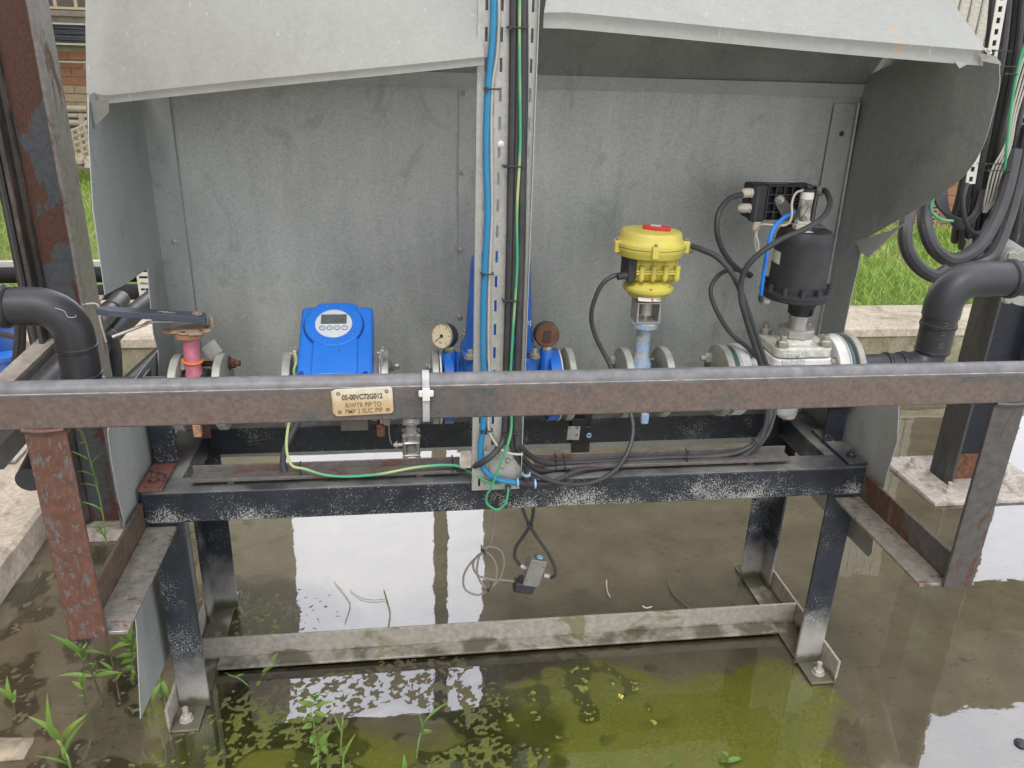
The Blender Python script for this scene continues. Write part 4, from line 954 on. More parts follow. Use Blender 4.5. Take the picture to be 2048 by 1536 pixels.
# top can with lid
tcn = yc+V(-.005, 0, 1.050); tx = V(.012, .02, 1).normalized()
MB().lathe(tcn, tx, [(.020, -.006), (.063, 0), (.072, .004), (.076, .014), (.078, .019), (.078, .0245), (.079, .025), (.079, .032), (.074, .035), (.069, .043), (.068, .052), (.064, .057), (.046, .0595), (.01, .0605)], 56).build('actuator_can', YEL, yv)
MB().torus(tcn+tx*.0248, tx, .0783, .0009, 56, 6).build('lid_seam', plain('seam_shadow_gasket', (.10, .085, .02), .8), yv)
for a in (188, 262, 345, 60, 120):
    d = V(math.cos(rad(a)), math.sin(rad(a)), 0); q = tcn+tx*.003+d*.079
    MB().obox(q+tx*.021, d*.007, d.cross(tx)*.0075, tx*.0135).build('lid_lug', YEL, yv, bev=.002)
    inst('smallbolt', None, 'lid_screw', RUSTPL, yv, q+tx*.0358, tx)
pn = tcn+tx*.0605+V(.002, -.012, 0)
MB().prism([pn+V(x, y, 0) for x, y in ((-.022, .016), (-.024, .004), (.0, -.014), (.030, -.019), (.034, -.012), (.032, -.004), (.008, .014))], tx*.008).build('red_pointer', RED, yv, bev=.0012)
MB().obox(pn+V(.004, .002, .0088), V(.010, -.004, 0), V(.003, .006, 0), tx*.0006).build('pointer_label', LABELM, yv)
MB().cyl(tcn+tx*.018+V(.076, -.005, 0), tcn+tx*.018+V(.098, -.010, -.002), .0085, n=14).build('cable_gland', RUSTPL, yv)

# ---- white diaphragm valve with black pneumatic head
wx = PY(1585, 700, YV).x
wv = thing('diaphragm_valve', 'white enamelled valve with tall black pneumatic actuator and black positioner box on top', 'valve', cen(wx))
for x, t, r, mt, nm in ((1.306, .017, .087, FLG, 'flange'), (1.322, .010, .081, FLG_G, 'green_ring'), (1.329, .003, .087, WHT, 'gasket'), (1.343, .022, .087, FLG_W, 'body_flange')):
    flange(x, t, r, mt, wv, nm)
for x, t, r, mt, nm in ((1.578, .026, .090, FLG_W, 'body_flange'), (1.5935, .003, .091, WHT, 'gasket'), (1.604, .010, .084, FLG_G, 'green_ring'), (1.622, .016, .090, FLG, 'flange')):
    flange(x, t, r, mt, wv, nm)
bolt_ring(1.352, 1.298, .065, wv, FLG, (30, 325)); 
for a in (35, 145, 325):
    y = YV-.066*math.cos(rad(a)); z = zc(1.6)+.066*math.sin(rad(a))
    inst('nut', None, 'nut', ZINC, wv, (1.565, y, z), (-1, 0, 0), 1.1); MB().cyl((1.56, y, z), (1.63, y, z), .0065, n=10).build('bolt_shank', ZINC, wv); inst('head', None, 'bolt_head', ZINC, wv, (1.630, y, z), (1, 0, 0))
for a in (35, 145, 215, 325):
    y = YV-.065*math.cos(rad(a)); z = zc(1.31)+.065*math.sin(rad(a)); inst('nut', None, 'nut', FLG, wv, (1.297, y, z), (-1, 0, 0), 1.1)
zb_ = .752
MB().lathe(V(1.352, YV, zb_), EX, [(.034, 0), (.036, .02), (.052, .06), (.06, .10), (.052, .15), (.040, .19), (.044, .216)], 32).build('body', FLG_W, wv)
MB().lathe((wx, YV, zb_), EZ, [(.02, -.098), (.03, -.095), (.058, -.04), (.070, 0), (.072, .045)], 36).build('body_bowl', FLG_W, wv)
MB().lathe(V(PY(1575, 815, YV).x, YV, .655), EZ, [(.022, -.012), (.025, 0), (.025, .02)], 24).build('drain_plug', WHITEST, wv)
def rsq(cx, cy, h, rr, z, n=6): return rrect(V(cx, cy, z), EX, V(0, 1, 0), h[0], h[1], rr, n)
ang_ = 0
MB().prism(rsq(wx, YV, (.072, .066), .018, .796), V(0, 0, .022)).build('lower_bonnet', FLG_W, wv, bev=.003)
MB().prism(rsq(wx, YV, (.070, .064), .018, .8195), V(0, 0, .026)).build('upper_bonnet', WHITEST, wv, bev=.005)
for i in (-1, 1):
    for j in (-1, 1): inst('nut', None, 'bonnet_nut', ZINC, wv, (wx+i*.053, YV+j*.047, .846), EZ, 1.15)
MB().lathe((wx, YV, .845), EZ, [(.046, 0), (.040, .008), (.036, .011)], 32).build('bonnet_neck', WHITEST, wv)
MB().lathe((wx, YV, .856), EZ, [(.040, 0), (.043, .003), (.043, .018), (.040, .020)], 8).build('clamp_hex', STEEL, wv)
MB().lathe((wx, YV, .873), EZ, [(.0215, 0), (.0215, .034)], 24).build('steel_stem', STEEL, wv)
text(wv, 'cast_lettering', 'GEM\u00dc', FLG_W, V(PY(1590, 715, YV-.07).x, YV-.0705, PY(1590, 711, YV-.07).z), EX, V(0, .1, 1), .0145, .0016)
text(wv, 'cast_lettering', 'EN-JS1025', FLG_W, V(PY(1588, 722, YV-.07).x, YV-.0722, PY(1588, 723, YV-.07).z), EX, V(0, .1, 1), .0135, .0016)
# pneumatic head
hx = PY(1597, 580, YV).x-.007
MB().lathe((wx+.004, YV, .905), EZ, [(.020, 0), (.024, .006), (.034, .032), (.037, .043)], 20).build('yoke', BLKM, wv)
for a in range(0, 360, 60): MB().obox((wx+.004+.026*math.cos(rad(a)), YV+.026*math.sin(rad(a)), .925), (.006*math.cos(rad(a)), .006*math.sin(rad(a)), .004), (-.003*math.sin(rad(a)), .003*math.cos(rad(a)), 0), (0, 0, .016)).build('yoke_rib', BLKM, wv, bev=.001)
MB().lathe((hx, YV, .946), EZ, [(.048, 0), (.072, .004), (.0795, .009), (.0795, .016), (.0815, .017), (.0815, .022), (.077, .025)], 56).build('base_flange', BLKM, wv)
for i in range(12):
    a = rad(15+30*i); q = V(hx+.0745*math.cos(a), YV+.0745*math.sin(a), .965)
    MB().cyl(q, q+V(0, 0, .021), .0073, .0064, 14).build('screw_pillar', BLKM, wv)
cyl_ = MB().lathe((hx, YV, .968), EZ, [(.0655, 0), (.0648, .02), (.063, .118), (.0615, .130), (.056, .140), (.047, .144), (.012, .1455)], 56).build('cylinder', BLKM, wv)
tz = .968+.1455
MB().obox((hx-.020, YV-.038, tz-.0015), (.011, 0, 0), (-.003, .009, 0), (0, 0, .0006)).build('paper_label', LABELM, cyl_)
lb = MB()
vv = []
for i in range(9):
    a = rad(166+i*4.2)
    for z in (1.036, 1.064): vv.append((hx+.0652*math.cos(a), YV+.0652*math.sin(a), z-(i*.0004)))
lb.add(vv, [(2*i, 2*i+2, 2*i+3, 2*i+1) for i in range(8)]).build('maker_label', LABELM, cyl_)
MB().torus(PY(1547, 481, YV-.055)+V(0, .004, 0), V(-.6, -1, 0), .005, .0009, 18, 6).build('cast_ring', BLKM, cyl_)
# sight glass
gx = PY(1606, 440, YV-.01).x; gy = YV-.01
MB().hexa((gx, gy, tz-.002), EZ, .021, .012).build('gland_hex', CREAM, wv); MB().hexa((gx, gy, tz+.010), EZ, .018, .008).build('gland_hex', CREAM, wv)
gm = NT('milky_sight_glass'); cg = gm.mix(gm.ramp(gm.noise(60, 6, .7, gm.stretch(1, 1, .5), 1.5), .46, .58), (.12, .12, .11), (.48, .48, .44)); gm.set(cg, .15, 0)
MB().cyl((gx, gy, tz+.016), (gx, gy, tz+.066), .0145, n=24).build('sight_tube', gm.m, wv)
MB().cyl((gx, gy, tz+.066), (gx, gy, tz+.082), .0148, n=24).build('white_sleeve', WHT, wv)
MB().cyl((gx, gy, tz+.082), (gx, gy, tz+.087), .016, n=24).build('sight_cap', BLKM, wv); MB().box(gx-.006, gx+.008, gy-.006, gy+.006, tz+.087, tz+.096).build('plug', BLKM, wv, bev=.002)
# positioner box
yb = YV+.035
p0 = PY(1500, 440, yb); p1 = PY(1624, 440, yb); zt2 = PY(1560, 372, yb).z; zb2 = PY(1560, 441, yb).z
xl, xrr = p0.x, p1.x
MB().box(xl, xrr, yb+.014, yb+.062, zb2, zt2+.001).build('positioner_box', BLKM, wv, bev=.005)
MB().box(xl-.002, xl+.032, yb-.003, yb+.0138, zb2-.003, zt2).build('box_end', BLKM, wv, bev=.004)
MB().box(xl+.004, xl+.0130, yb-.006, yb-.0032, zb2-.001, zt2-.002).build('box_strip', plain('lighter_black_strip', (.045, .047, .055), .6), wv, bev=.001)
gxs = [xl+.034+(xrr-xl-.036)*i/6 for i in range(7)]; gzs = [zb2+(zt2-zb2)*i/4 for i in range(5)]
gm_ = MB()
for x in gxs: gm_.box(x-.0014, x+.0014, yb-.002, yb+.0137, zb2+.001, zt2)
for z in gzs: gm_.box(gxs[0]+.00001, gxs[-1]-.00001, yb-.0019, yb+.0136, max(zb2+.0012, z-.0013), min(zt2-.0002, z+.0013))
gm_.build('ribbed_back', plain('rib_black', (.035, .036, .04), .6, 0, .2), wv)
for i, j in ((1, 1), (2, 2), (3, 1), (3, 2), (1, 3), (4, 2)):
    MB().torus(((gxs[i]+gxs[i+1])/2, yb+.001, (gzs[j]+gzs[min(j+1, 4)])/2 if j < 4 else gzs[4]), (0, 1, 0), .0042, .0018, 16, 6).build('cast_boss', BLKM, wv)
MB().obox(((xl+xrr)/2-.01, yb+.036, zt2+.0016), (.026, 0, 0), (0, .008, 0), (0, 0, .0005)).build('paper_label', plain('grey_label', (.16, .155, .14), .6), wv)
MB().obox(((xl+xrr)/2+.01, yb+.056, zt2+.0016), (.045, 0, 0), (0, .0012, 0), (0, 0, .0005)).build('rating_strip', LABELM, wv)
# mounting bracket plate
ba_ = PY(1559, 400, yb-.004); bb_ = PY(1577, 436, yb-.006)
dd = (bb_-ba_).normalized(); sd2 = V(dd.z, 0, -dd.x)
MB().prism([ba_-dd*.012+sd2*.006, ba_-dd*.012-sd2*.006, ba_-sd2*.0125-dd*.006, bb_-sd2*.0125, bb_+V(.0, 0, -.02)-sd2*.0125, bb_+V(.045, 0, -.015), bb_+V(.04, 0, -.002), bb_+sd2*.012, ba_+sd2*.0125-dd*.006], V(0, -.002, 0)).build('mounting_bracket', plain('grey_bracket', (.13, .125, .12), .5, .3), wv)
inst('bolt', None, 'bolt', STEEL, wv, ba_-V(0, .002, 0), (0, -1, .1), .75)
MB().box(wx-.02, wx+.03, YV+.0, yb+.03, zb2-.012, zb2-.006).build('bracket_foot', plain('grey_bracket_foot', (.13, .125, .12), .5, .3), wv)
def gland(parent, p, ax, mat, sc=1.0, plug=False):
    ax = Vector(ax).normalized(); m = MB(); m.hexa(p, ax, .0115*sc, .006*sc); m.lathe(Vector(p)+ax*.0062*sc, ax, [(.0105*sc, 0), (.0108*sc, .012*sc), (.009*sc, .018*sc), (.0075*sc, .020*sc)], 20)
    if plug: m.cyl(Vector(p)+ax*.020*sc, Vector(p)+ax*.030*sc, .0065*sc, n=14)
    return m.build('cable_gland', mat, parent)
gland(wv, (xl-.002, yb+.006, PY(1503, 386, yb).z), (-1, -.05, -.05), CREAM); gland(wv, (xl-.002, yb+.006, PY(1500, 417, yb).z), (-1, -.05, -.02), GRYW, 1, True)
gland(wv, (xl+.018, yb+.004, zb2-.003), (0, 0, -1), CREAM, .85); gland(wv, (xrr, yb+.02, PY(1635, 380, yb).z), (.8, -.5, -.3), plain('dusty_gland', (.2, .19, .15), .6), 1)
MB().cyl(PY(1522, 602, .08), PY(1522, 590, .08), .0055, n=12).build('tube_fitting', BLKM, wv)
MB().cyl(PY(1524, 604, .085), PY(1534, 604, .10), .007, n=12).build('tube_fitting', ZINC, wv)

# small solenoid block on the flat bar, right of the tray
sb_ = thing('small_solenoid', 'small black solenoid with a stained white label beside the flat bar', 'solenoid', PY(1160, 865, .24))
q = PY(1157, 850, .24)
MB().box(q.x-.018, q.x+.018, .235, .27, q.z-.028, q.z+.020).build('block', BLKM, sb_, bev=.003)
MB().obox(PY(1147, 866, .232), (.0155, 0, -.001), (0, .001, 0), (.001, 0, .0185)).build('stained_label', LABELM, sb_)
for px, py in ((1154, 856), (1153, 870)): MB().lathe(PY(px, py, .2305), (0, -1, 0), [(.004, 0), (.0035, .0006)], 12).build('rusty_screw', RUSTPL, sb_)
MB().cyl(q+V(.016, .01, -.008), q+V(.032, .005, -.012), .007, n=12).build('fitting', BLKM, sb_)
MB().torus(PY(1178, 871, .225), (0.2, -1, 0), .0048, .0024, 18, 8).build('push_ring', plain('pale_blue_ring', (.3, .45, .65), .4), sb_)
text(sb_, 'label_text', 'CE', ENGR, PY(1140, 856, .2303), (0, 0, 1), (-1, 0, 0), .007, .0001)

# ================================================================ CABLES
ORD = 'first second third fourth fifth sixth seventh eighth ninth tenth eleventh twelfth thirteenth fourteenth fifteenth'.split()
def cable(name, label, pts, r, mat, group=None, cat='cable', k=6):
    """pts: (px, py, Y) surveyed points"""
    P = [PY(a, b, c) for a, b, c in pts]; base = min(P, key=lambda p: p.z)
    o = MB().tube(P, r, 10, k).build(name, mat, loc=base); return tag(o, label, cat, group)
ta = YT-.0085; tb = YT-.007
cable('blue_air_tube', 'bright blue air tube running down the cable tray to a black tee', [(986, -60, ta), (987, 20, ta), (984, 90, ta), (976, 175, ta), (972, 300, ta), (975, 430, ta), (968, 560, ta), (966, 690, ta), (968, 770, ta), (966, 850, ta), (961, 890, ta), (963, 925, ta), (975, 947, ta-.003), (1000, 960, ta-.006), (1034, 966, ta-.01)], .0062, BLUET, cat='air tube')
cable('grey_wire', 'thin grey wire beside the blue tube on the tray, its end sticking out right', [(996, -60, tb), (998, 40, tb), (994, 110, tb), (984, 180, tb), (983, 300, tb), (984, 420, tb), (979, 560, tb), (977, 680, tb), (979, 770, tb), (977, 850, tb), (984, 875, tb-.008), (1000, 897, tb-.014), (1020, 907, tb-.016), (1046, 909, tb-.018)], .0027, GRYW, cat='wire')
tc1 = YT-.0095
cable('black_cable', 'leftmost cable of tray bundle, turning left along the bearer to the flow meter', [(1027, -60, tc1), (1025, 160, tc1), (1022, 330, tc1), (1018, 520, tc1), (1012, 740, tc1), (1009, 860, tc1), (998, 895, tc1-.01), (965, 925, tc1-.008), (925, 938, .02), (880, 942, .036), (760, 946, .04), (640, 952, .045), (590, 952, .045), (568, 942, .05), (568, 905, .07), (582, 870, .09), (600, 835, .11), (606, 800, .13), (604, 760, .15)], .0068, BLKW)
cable('black_cable', 'second black cable of tray bundle, sweeping right in a low loop over the beam', [(1038, -60, tc1), (1036, 160, tc1), (1033, 330, tc1), (1029, 520, tc1), (1022, 740, tc1), (1022, 862, tc1), (1026, 900, tc1), (1050, 935, -.02), (1085, 955, -.02), (1130, 968, -.02), (1180, 966, -.015), (1225, 945, .0), (1255, 905, .03), (1266, 860, .06), (1258, 815, .09), (1240, 775, .12), (1215, 720, .13), (1190, 670, .14), (1183, 625, .14), (1200, 575, .14), (1225, 553, .14), (1256, 547, .14)], .0052, BLKW)
cable('black_cable', 'third black cable of the tray bundle, running right under the ties to the yellow actuator', [(1047, -60, tc1), (1046, 160, tc1), (1044, 330, tc1), (1041, 520, tc1), (1034, 740, tc1), (1032, 862, tc1), (1042, 895, tc1), (1080, 922, .01), (1130, 926, .035), (1220, 922, .045), (1340, 915, .045), (1440, 912, .045), (1500, 893, .05), (1533, 850, .06), (1545, 800, .08), (1538, 750, .09), (1522, 700, .085), (1505, 650, .08), (1488, 600, .08), (1465, 548, .08), (1435, 515, .1), (1405, 500, .12), (1383, 492, .14)], .0062, BLKW)
cable('black_cable', 'fourth black cable of the tray bundle, rising past the black head to its right gland', [(1049, -60, tc1+.006), (1050, 160, tc1+.004), (1047, 330, tc1+.004), (1044, 520, tc1+.004), (1037, 740, tc1+.004), (1036, 862, tc1), (1036, 900, tc1), (1072, 938, .012), (1130, 936, .04), (1220, 930, .05), (1340, 922, .05), (1440, 918, .05), (1495, 905, .05), (1525, 870, .05), (1536, 815, .06), (1530, 760, .07), (1512, 700, .06), (1496, 650, .05), (1482, 595, .05), (1486, 550, .05), (1510, 515, .045), (1560, 480, .04), (1610, 458, .045), (1645, 435, .07), (1660, 408, .12), (1655, 388, .18), (1648, 380, .21)], .0062, BLKW)
cable('black_cable', 'thin black cable joining the tee to the loop under the cable ties', [(1072, 968, -.012), (1100, 965, -.015), (1125, 955, -.01), (1160, 940, .01), (1220, 934, .03), (1330, 928, .035), (1450, 920, .04), (1500, 905, .05), (1533, 872, .06), (1548, 830, .08), (1552, 790, .1), (1535, 742, .12), (1500, 700, .13), (1460, 665, .15), (1430, 615, .17), (1422, 575, .19), (1445, 545, .22), (1480, 540, .26), (1503, 550, .30)], .0052, BLKW)
cable('black_cable', 'black cable looping from the upper left gland of the positioner behind the black head', [(1484, 389, .205), (1458, 398, .19), (1438, 425, .17), (1434, 465, .16), (1448, 505, .17), (1472, 535, .2), (1500, 552, .25)], .0062, BLKW)
cable('bright_blue_tube', 'bright blue air tube from the positioner down to the foot of the black head', [(1588, 424, .165), (1570, 434, .12), (1548, 455, .09), (1537, 490, .075), (1530, 530, .072), (1524, 570, .074), (1522, 592, .08)], .0042, BLUET2, cat='air tube')
cable('grey_wire', 'pale grey wire from the sight glass cap looping down left of the black head', [(1607, 380, .155), (1592, 386, .14), (1584, 405, .12), (1583, 435, .11), (1572, 450, .11), (1545, 450, .12), (1522, 450, .13), (1511, 465, .14), (1510, 490, .15), (1514, 508, .16)], .0024, GRYW, cat='wire')
cable('grey_wire', 'short grey wire hanging from the gland under the positioner box', [(1514, 455, .205), (1513, 470, .2), (1517, 490, .18), (1515, 509, .165)], .0024, GRYW, cat='wire')
GRN = NT('green_yellow_earth'); z = GRN.axis(2)
GRN.set(GRN.mix(GRN.ramp(GRN.noise(5, 2, .4), .50, .6), (.06, .36, .18), (.42, .50, .22)), .45)
GRN = GRN.m
tg = YT-.0165
cable('green_earth_wire', 'green and yellow earth wire running down the tray and looping under its foot', [(1040, -60, tg), (1039, 80, tg), (1040, 200, tg), (1040, 300, tg), (1034, 420, tg), (1034, 540, tg+.002), (1026, 660, tg), (1021, 760, tg), (1023, 850, tg), (1014, 895, tg-.01), (998, 935, tg-.012), (982, 975, tg-.012), (973, 992, tg-.01), (975, 1008, tg-.008), (993, 1019, tg-.008), (1010, 1008, tg-.008), (1016, 985, tg-.004), (1016, 975, tg+.004)], .0027, GRN, cat='wire')
cable('green_earth_wire', 'green earth wire dipping along the left cable bearer from the flow meter', [(588, 700, .11), (593, 722, .10), (588, 742, .09), (592, 765, .08), (590, 800, .06), (577, 850, .05), (573, 895, .03), (583, 930, .015), (610, 938, .012), (650, 950, .012), (700, 953, .012), (760, 948, .014), (830, 935, .018), (890, 930, .018), (925, 935, .01), (960, 956, -.022), (985, 966, -.026), (1001, 968, -.026)], .0030, GRN, cat='wire')
cable('hanging_cable', 'black cable hanging under the beam to the left gland of the grey box', [(1068, 1000, .075), (1066, 1030, .075), (1060, 1052, .07), (1045, 1075, .07), (1032, 1095, .07), (1030, 1115, .07), (1040, 1130, .07)], .0042, BLKW)
cable('hanging_cable', 'black cable hanging under the beam to the right gland of the grey box', [(1040, 1000, .075), (1048, 1025, .07), (1060, 1052, .062), (1078, 1080, .06), (1095, 1105, .06), (1108, 1130, .06), (1110, 1150, .06), (1100, 1156, .065)], .0042, BLKW)
cable('coiled_flex', 'coiled beige-grey cord hanging from the beam and tied in loops beside the grey box', [(988, 1005, .08), (988, 1040, .075), (984, 1075, .07), (972, 1100, .068), (945, 1122, .068), (928, 1150, .068), (930, 1178, .068), (955, 1190, .068), (978, 1178, .066), (1000, 1155, .064), (1008, 1120, .062), (998, 1098, .06), (975, 1094, .06), (958, 1115, .058), (955, 1150, .058), (972, 1175, .06), (990, 1165, .064), (992, 1130, .066), (975, 1105, .068), (955, 1112, .07), (946, 1130, .07), (955, 1150, .068), (980, 1158, .066), (1010, 1160, .066), (1034, 1164, .068)], .0026, plain('beige_grey_cord', (.25, .22, .18), .5, 0, .1), cat='cord')
# tee fitting
tf = thing('tee_fitting', 'black push-in tee joining the blue tube below the tray', 'tube fitting', PY(1050, 966, ta-.012))
tq0 = PY(1036, 965, ta-.011); tq1 = PY(1068, 968, ta-.011); tqm = (tq0+tq1)/2
MB().cyl(tq0, tq1, .0092, n=18).build('tee_body', BLKM, tf); MB().cyl(tqm, tqm+V(0, 0, .020), .0088, n=18).build('tee_branch', BLKM, tf)
PB = plain('pale_blue_collar', (.32, .5, .68), .4)
MB().cyl(tq0-V(.003, 0, 0), tq0+V(.001, 0, 0), .0102, n=18).build('collar', PB, tf); MB().cyl(tq1, tq1+V(.004, 0, 0), .0102, n=18).build('collar', PB, tf); MB().cyl(tqm+V(0, 0, .020), tqm+V(0, 0, .025), .0098, n=18).build('collar', PB, tf)
for s_ in (-1, 1): MB().torus(tqm+V(s_*.0125, 0, .010), (0, 1, 0), .0028, .0014, 14, 6).build('lug', BLKM, tf)
MB().cyl(tqm+V(0, 0, .024), tqm+V(0, 0, .040), .006, n=12).build('plug', BLKM, tf)
# hanging grey solenoid box
gb_c = PY(1068, 1140, .065); tl_ = rad(-14); rx = V(math.cos(tl_), 0, math.sin(tl_)); ux = V(-math.sin(tl_), .0, math.cos(tl_))
fx_ = V(0, 1, 0)
hb_ = thing('hanging_solenoid_box', 'grey metal solenoid block hanging tilted from two black cables above the water', 'solenoid', gb_c)
MB().obox(gb_c, rx*.0205, fx_*.0165, ux*.0375).build('metal_block', plain('dull_grey_casting', (.27, .27, .25), .5, .35, .15, 40, .1), hb_, bev=.002)
MB().lathe(gb_c+ux*.0375+rx*.002, ux, [(.012, -.001), (.012, .0008), (.0105, .001), (.010, -.0005)], 24).build('port_ring', ENGR, hb_)
MB().lathe(gb_c+ux*.0377+rx*.004, ux, [(.0085, 0), (.008, .0022)], 20).build('blue_port', PB, hb_)
for a, b in ((.016, .022), (-.015, -.022), (.016, -.0335)): MB().lathe(gb_c+rx*a+ux*b-fx_*.0166, -fx_, [(.0018, 0), (.0016, .0003)], 10).build('screw_hole', INK, hb_)
gland(hb_, PY(1052, 1136, .065), -rx+ux*.3, STEEL, .62); gland(hb_, PY(1087, 1150, .065), rx-ux*.1, STEEL, .62)
MB().obox(gb_c-rx*.012-ux*.050, rx*.025, fx_*.014, ux*.014).build('plug_connector', BLKM, hb_, bev=.004)
MB().cyl(gb_c-rx*.024-ux*.036, gb_c-rx*.026-ux*.024, .007, n=14).build('connector_gland', BLKM, hb_)
# cable ties
def tie(label, px, py, Y, ang, half, depth=.016, group='black cable ties', thick=.0016):
    c0 = PY(px, py, Y); t = V(math.cos(rad(ang)), 0, -math.sin(rad(ang))); m = MB()
    pts = [c0-t*half-V(0, -depth, 0), c0-t*half, c0+t*half, c0+t*half-V(0, -depth, 0)]
    m.tube(pts, thick, 6, 0); m.obox(c0-t*half*.8-V(0, .002, 0), t*.0034, V(0, .0028, 0), t.cross(V(0, 1, 0))*.003)
    o = m.build('cable_tie', BLKM, loc=c0); return tag(o, label, 'cable tie', group)
for i, (px, py, h, lab) in enumerate(((984, 178, .0125, 'black cable tie round blue tube near the top of the tray, below the roof flap'), (975, 549, .0115, 'black cable tie round the blue tube at the top of the blue regulator'), (973, 863, .0125, 'black cable tie round the blue tube just under the rail'))):
    tie(lab, px, py, ta-.007, 0, h)
for px, py, h, lab in ((1035, 55, .0165, 'uppermost black cable tie round the black cables on the tray'), (1027, 333, .0185, 'black cable tie round the black cables at mid height of the hood'), (1022, 602, .0155, 'black cable tie round the black cables in front of the blue regulator'), (1021, 868, .0160, 'black cable tie where the bundle of black cables fans out below the rail')):
    tie(lab, px, py, tg-.003, 0, h)
tie('upright black cable tie on left bearer where the cable bends up', 601, 944, .025, 90, .017); tie('upright black cable tie on left bearer beside the tray', 905, 931, .022, 90, .017)
tie('left one of two upright cable ties on right bearer near the tray', 1112, 927, .022, 86, .018); tie('right one of two upright cable ties on right bearer near the tray', 1130, 929, .020, 80, .020)
tie('upright cable tie in the middle of right bearer', 1375, 913, .022, 82, .013); tie('cable tie where three cables bend up by the right leg', 1513, 886, .035, 45, .014)
tie('tiny cable tie at the crossing of two hanging cables', 1061, 1051, .055, 30, .007); tie('cable tie holding the top of the beige cord coil', 967, 1103, .052, 60, .008); tie('cable tie holding the bottom of the beige cord coil', 979, 1176, .052, -50, .007)

# ================================================================ LEFT COLUMN AND THE PIPE RACK
xa, xb, yf, yk = PY(42, 513, .80).x, PY(153, 513, .80).x, .80, .915
lc = thing('rusty_steel_column', 'blue-grey steel column with big rust patches at the left edge', 'steel column', (-.44, .9, 0))
MB().box(xa+.014, xb-.014, .852, .860, .0, 3.6).build('web', COLM, lc)
MB().box(xa, xa+.0138, yf, yk, .0, 3.6).build('flange', COLF, lc, bev=.003)
MB().box(xb-.0138, xb, yf, yk, .0, 3.6).build('flange', COLE, lc, bev=.003)
MB().lathe((xa+.014, .852, .0), EZ, [(.014, 0), (.014, 3.6)], 12).build('fillet', COLF, lc)
MB().box(xa-.04, xb+.04, yf-.05, yk+.05, -.012, .012).build('base_plate', GALVPLATE, lc)
for x, y, z in ((xb+.02, yf-.03, .012), (xa-.02, yf-.03, .012)): inst('stud', None, 'anchor_bolt', GALVPLATE, lc, (x, y, z), EZ)
for i in range(9):
    x = xa-.008-.0075*(i % 5)+.002*(i//5); q = .005*math.sin(i*2.1)
    o = MB().tube([(x, .83+q+.02*(i//5), 3.4), (x-.004, .84-q+.02*(i//5), 1.6), (x+.003, .835+q+.02*(i//5), 1.1), (x-.002, .85+.02*(i//5), .5), (x-.01, .95, .1)], .0044+.0009*(i % 3), 8).build('column_cable', BLKW if i % 3 else plain('dusty_cable_'+'abc'[i//3], (.10, .095, .08), .6), loc=(x, .85, .1))
    tag(o, 'black cable strapped to the rusty column, %s out from its flange' % ORD[i], 'cable', 'cables down the side of the rusty column')
# rack of pipes running away behind the elbow
rk = thing('steel_channel', 'long grey steel channel on the plinth sloping away behind the left elbow', 'steel channel', (-.62, .3, .1))
def beam(m, a, b, w, h):
    a, b = Vector(a), Vector(b); d = (b-a).normalized(); s_ = d.cross(EZ).normalized()
    return m.prism([a-s_*w, a+s_*w, a+s_*w-EZ*h, a-s_*w-EZ*h], b-a)
c0, c1 = PY(0, 805, .05), PY(175, 610, 1.35)
c0 = V(-.62, .05, .74); c1 = V(-.56, 1.2, .76)
def pxy(p): d = Vector(p)-CP; zz = d.dot(F_); return (1024+FP*d.dot(R_)/zz, 768-FP*d.dot(U_)/zz)
RK = [PY(-40, 845, .35), PY(200, 598, 1.15)]
beam(MB(), RK[0]+V(-.05, 0, 0), RK[1]+V(-.03, 0, 0), .028, .008).build('channel_top', plain('dusty_galvanised_steel', (.34, .31, .27), .6, .2, .3, 20, .15, (.2, .13, .09), .5), rk)
beam(MB(), RK[0]+V(-.024, 0, -.009), RK[1]+V(-.004, 0, -.009), .004, .07).build('channel_side', COLE, rk)
def bp_(label, pts, r, coll=(), mat=BLKP):
    t = thing('black_pipe', label, 'pipe', pts[0]); P = [Vector(p) for p in pts]
    MB().tube(P, r, 22, 4 if len(P) > 2 else 0).build('pipe', mat, t)
    for f_ in coll: p = P[0].lerp(P[1], f_); collar(t, p, P[1]-P[0], r, .007)
    return t
bp_('black pipe lying beside the steel channel behind the left elbow', [PY(40, 800, .35)+V(0, 0, -.02), PY(242, 598, 1.25)], .030, (.62, .86))
bp_('lower black pipe that turns down behind the left elbow', [PY(100, 800, .40), PY(190, 690, .95), PY(212, 672, 1.02), PY(222, 700, 1.03), PY(226, 790, 1.03)], .031, (.8,))
bp_('black pipe rising away to the sheet behind the lever', [PY(60, 960, .30), PY(200, 695, 1.0), PY(330, 575, 1.6)], .033, (.5,), BLKP)
bp_('black pipe low between concrete wall and side sheet', [PY(250, 775, 1.0), PY(330, 700, 1.35)], .028)
o = beam(MB(), PY(60, 800, .9), PY(225, 715, 1.2), .035, .006).build('support_plate', RUSTPL, loc=PY(60, 800, .9)); tag(o, 'rusty flat support plate under the black pipes', 'steel plate')
o = MB().prism([PY(163, 590, .98), PY(208, 590, 1.02), PY(178, 628, .84), PY(146, 622, .80)], V(0, 0, -.006)).build('clamp_plate', RUSTPL, loc=PY(170, 610, .9)); tag(o, 'rusty brown clamp plate on top of the pipes behind the left elbow', 'steel plate')
o = MB().tube([PY(165, 609, .80), PY(195, 609, .82), PY(200, 640, .8), PY(212, 684, .8)], .0028, 8, 3).build('wire_strap', GRYW, loc=PY(212, 684, .8)); tag(o, 'pale wire strap round the pipes behind the lever end', 'strap')
o = beam(MB(), PY(-60, 900, -.0), PY(45, 800, .4), .05, .05).build('grey_pipe_cover', BLKP, loc=PY(0, 850, .2)); tag(o, 'dark rounded cover beside the plinth at the left edge', 'pipe cover')
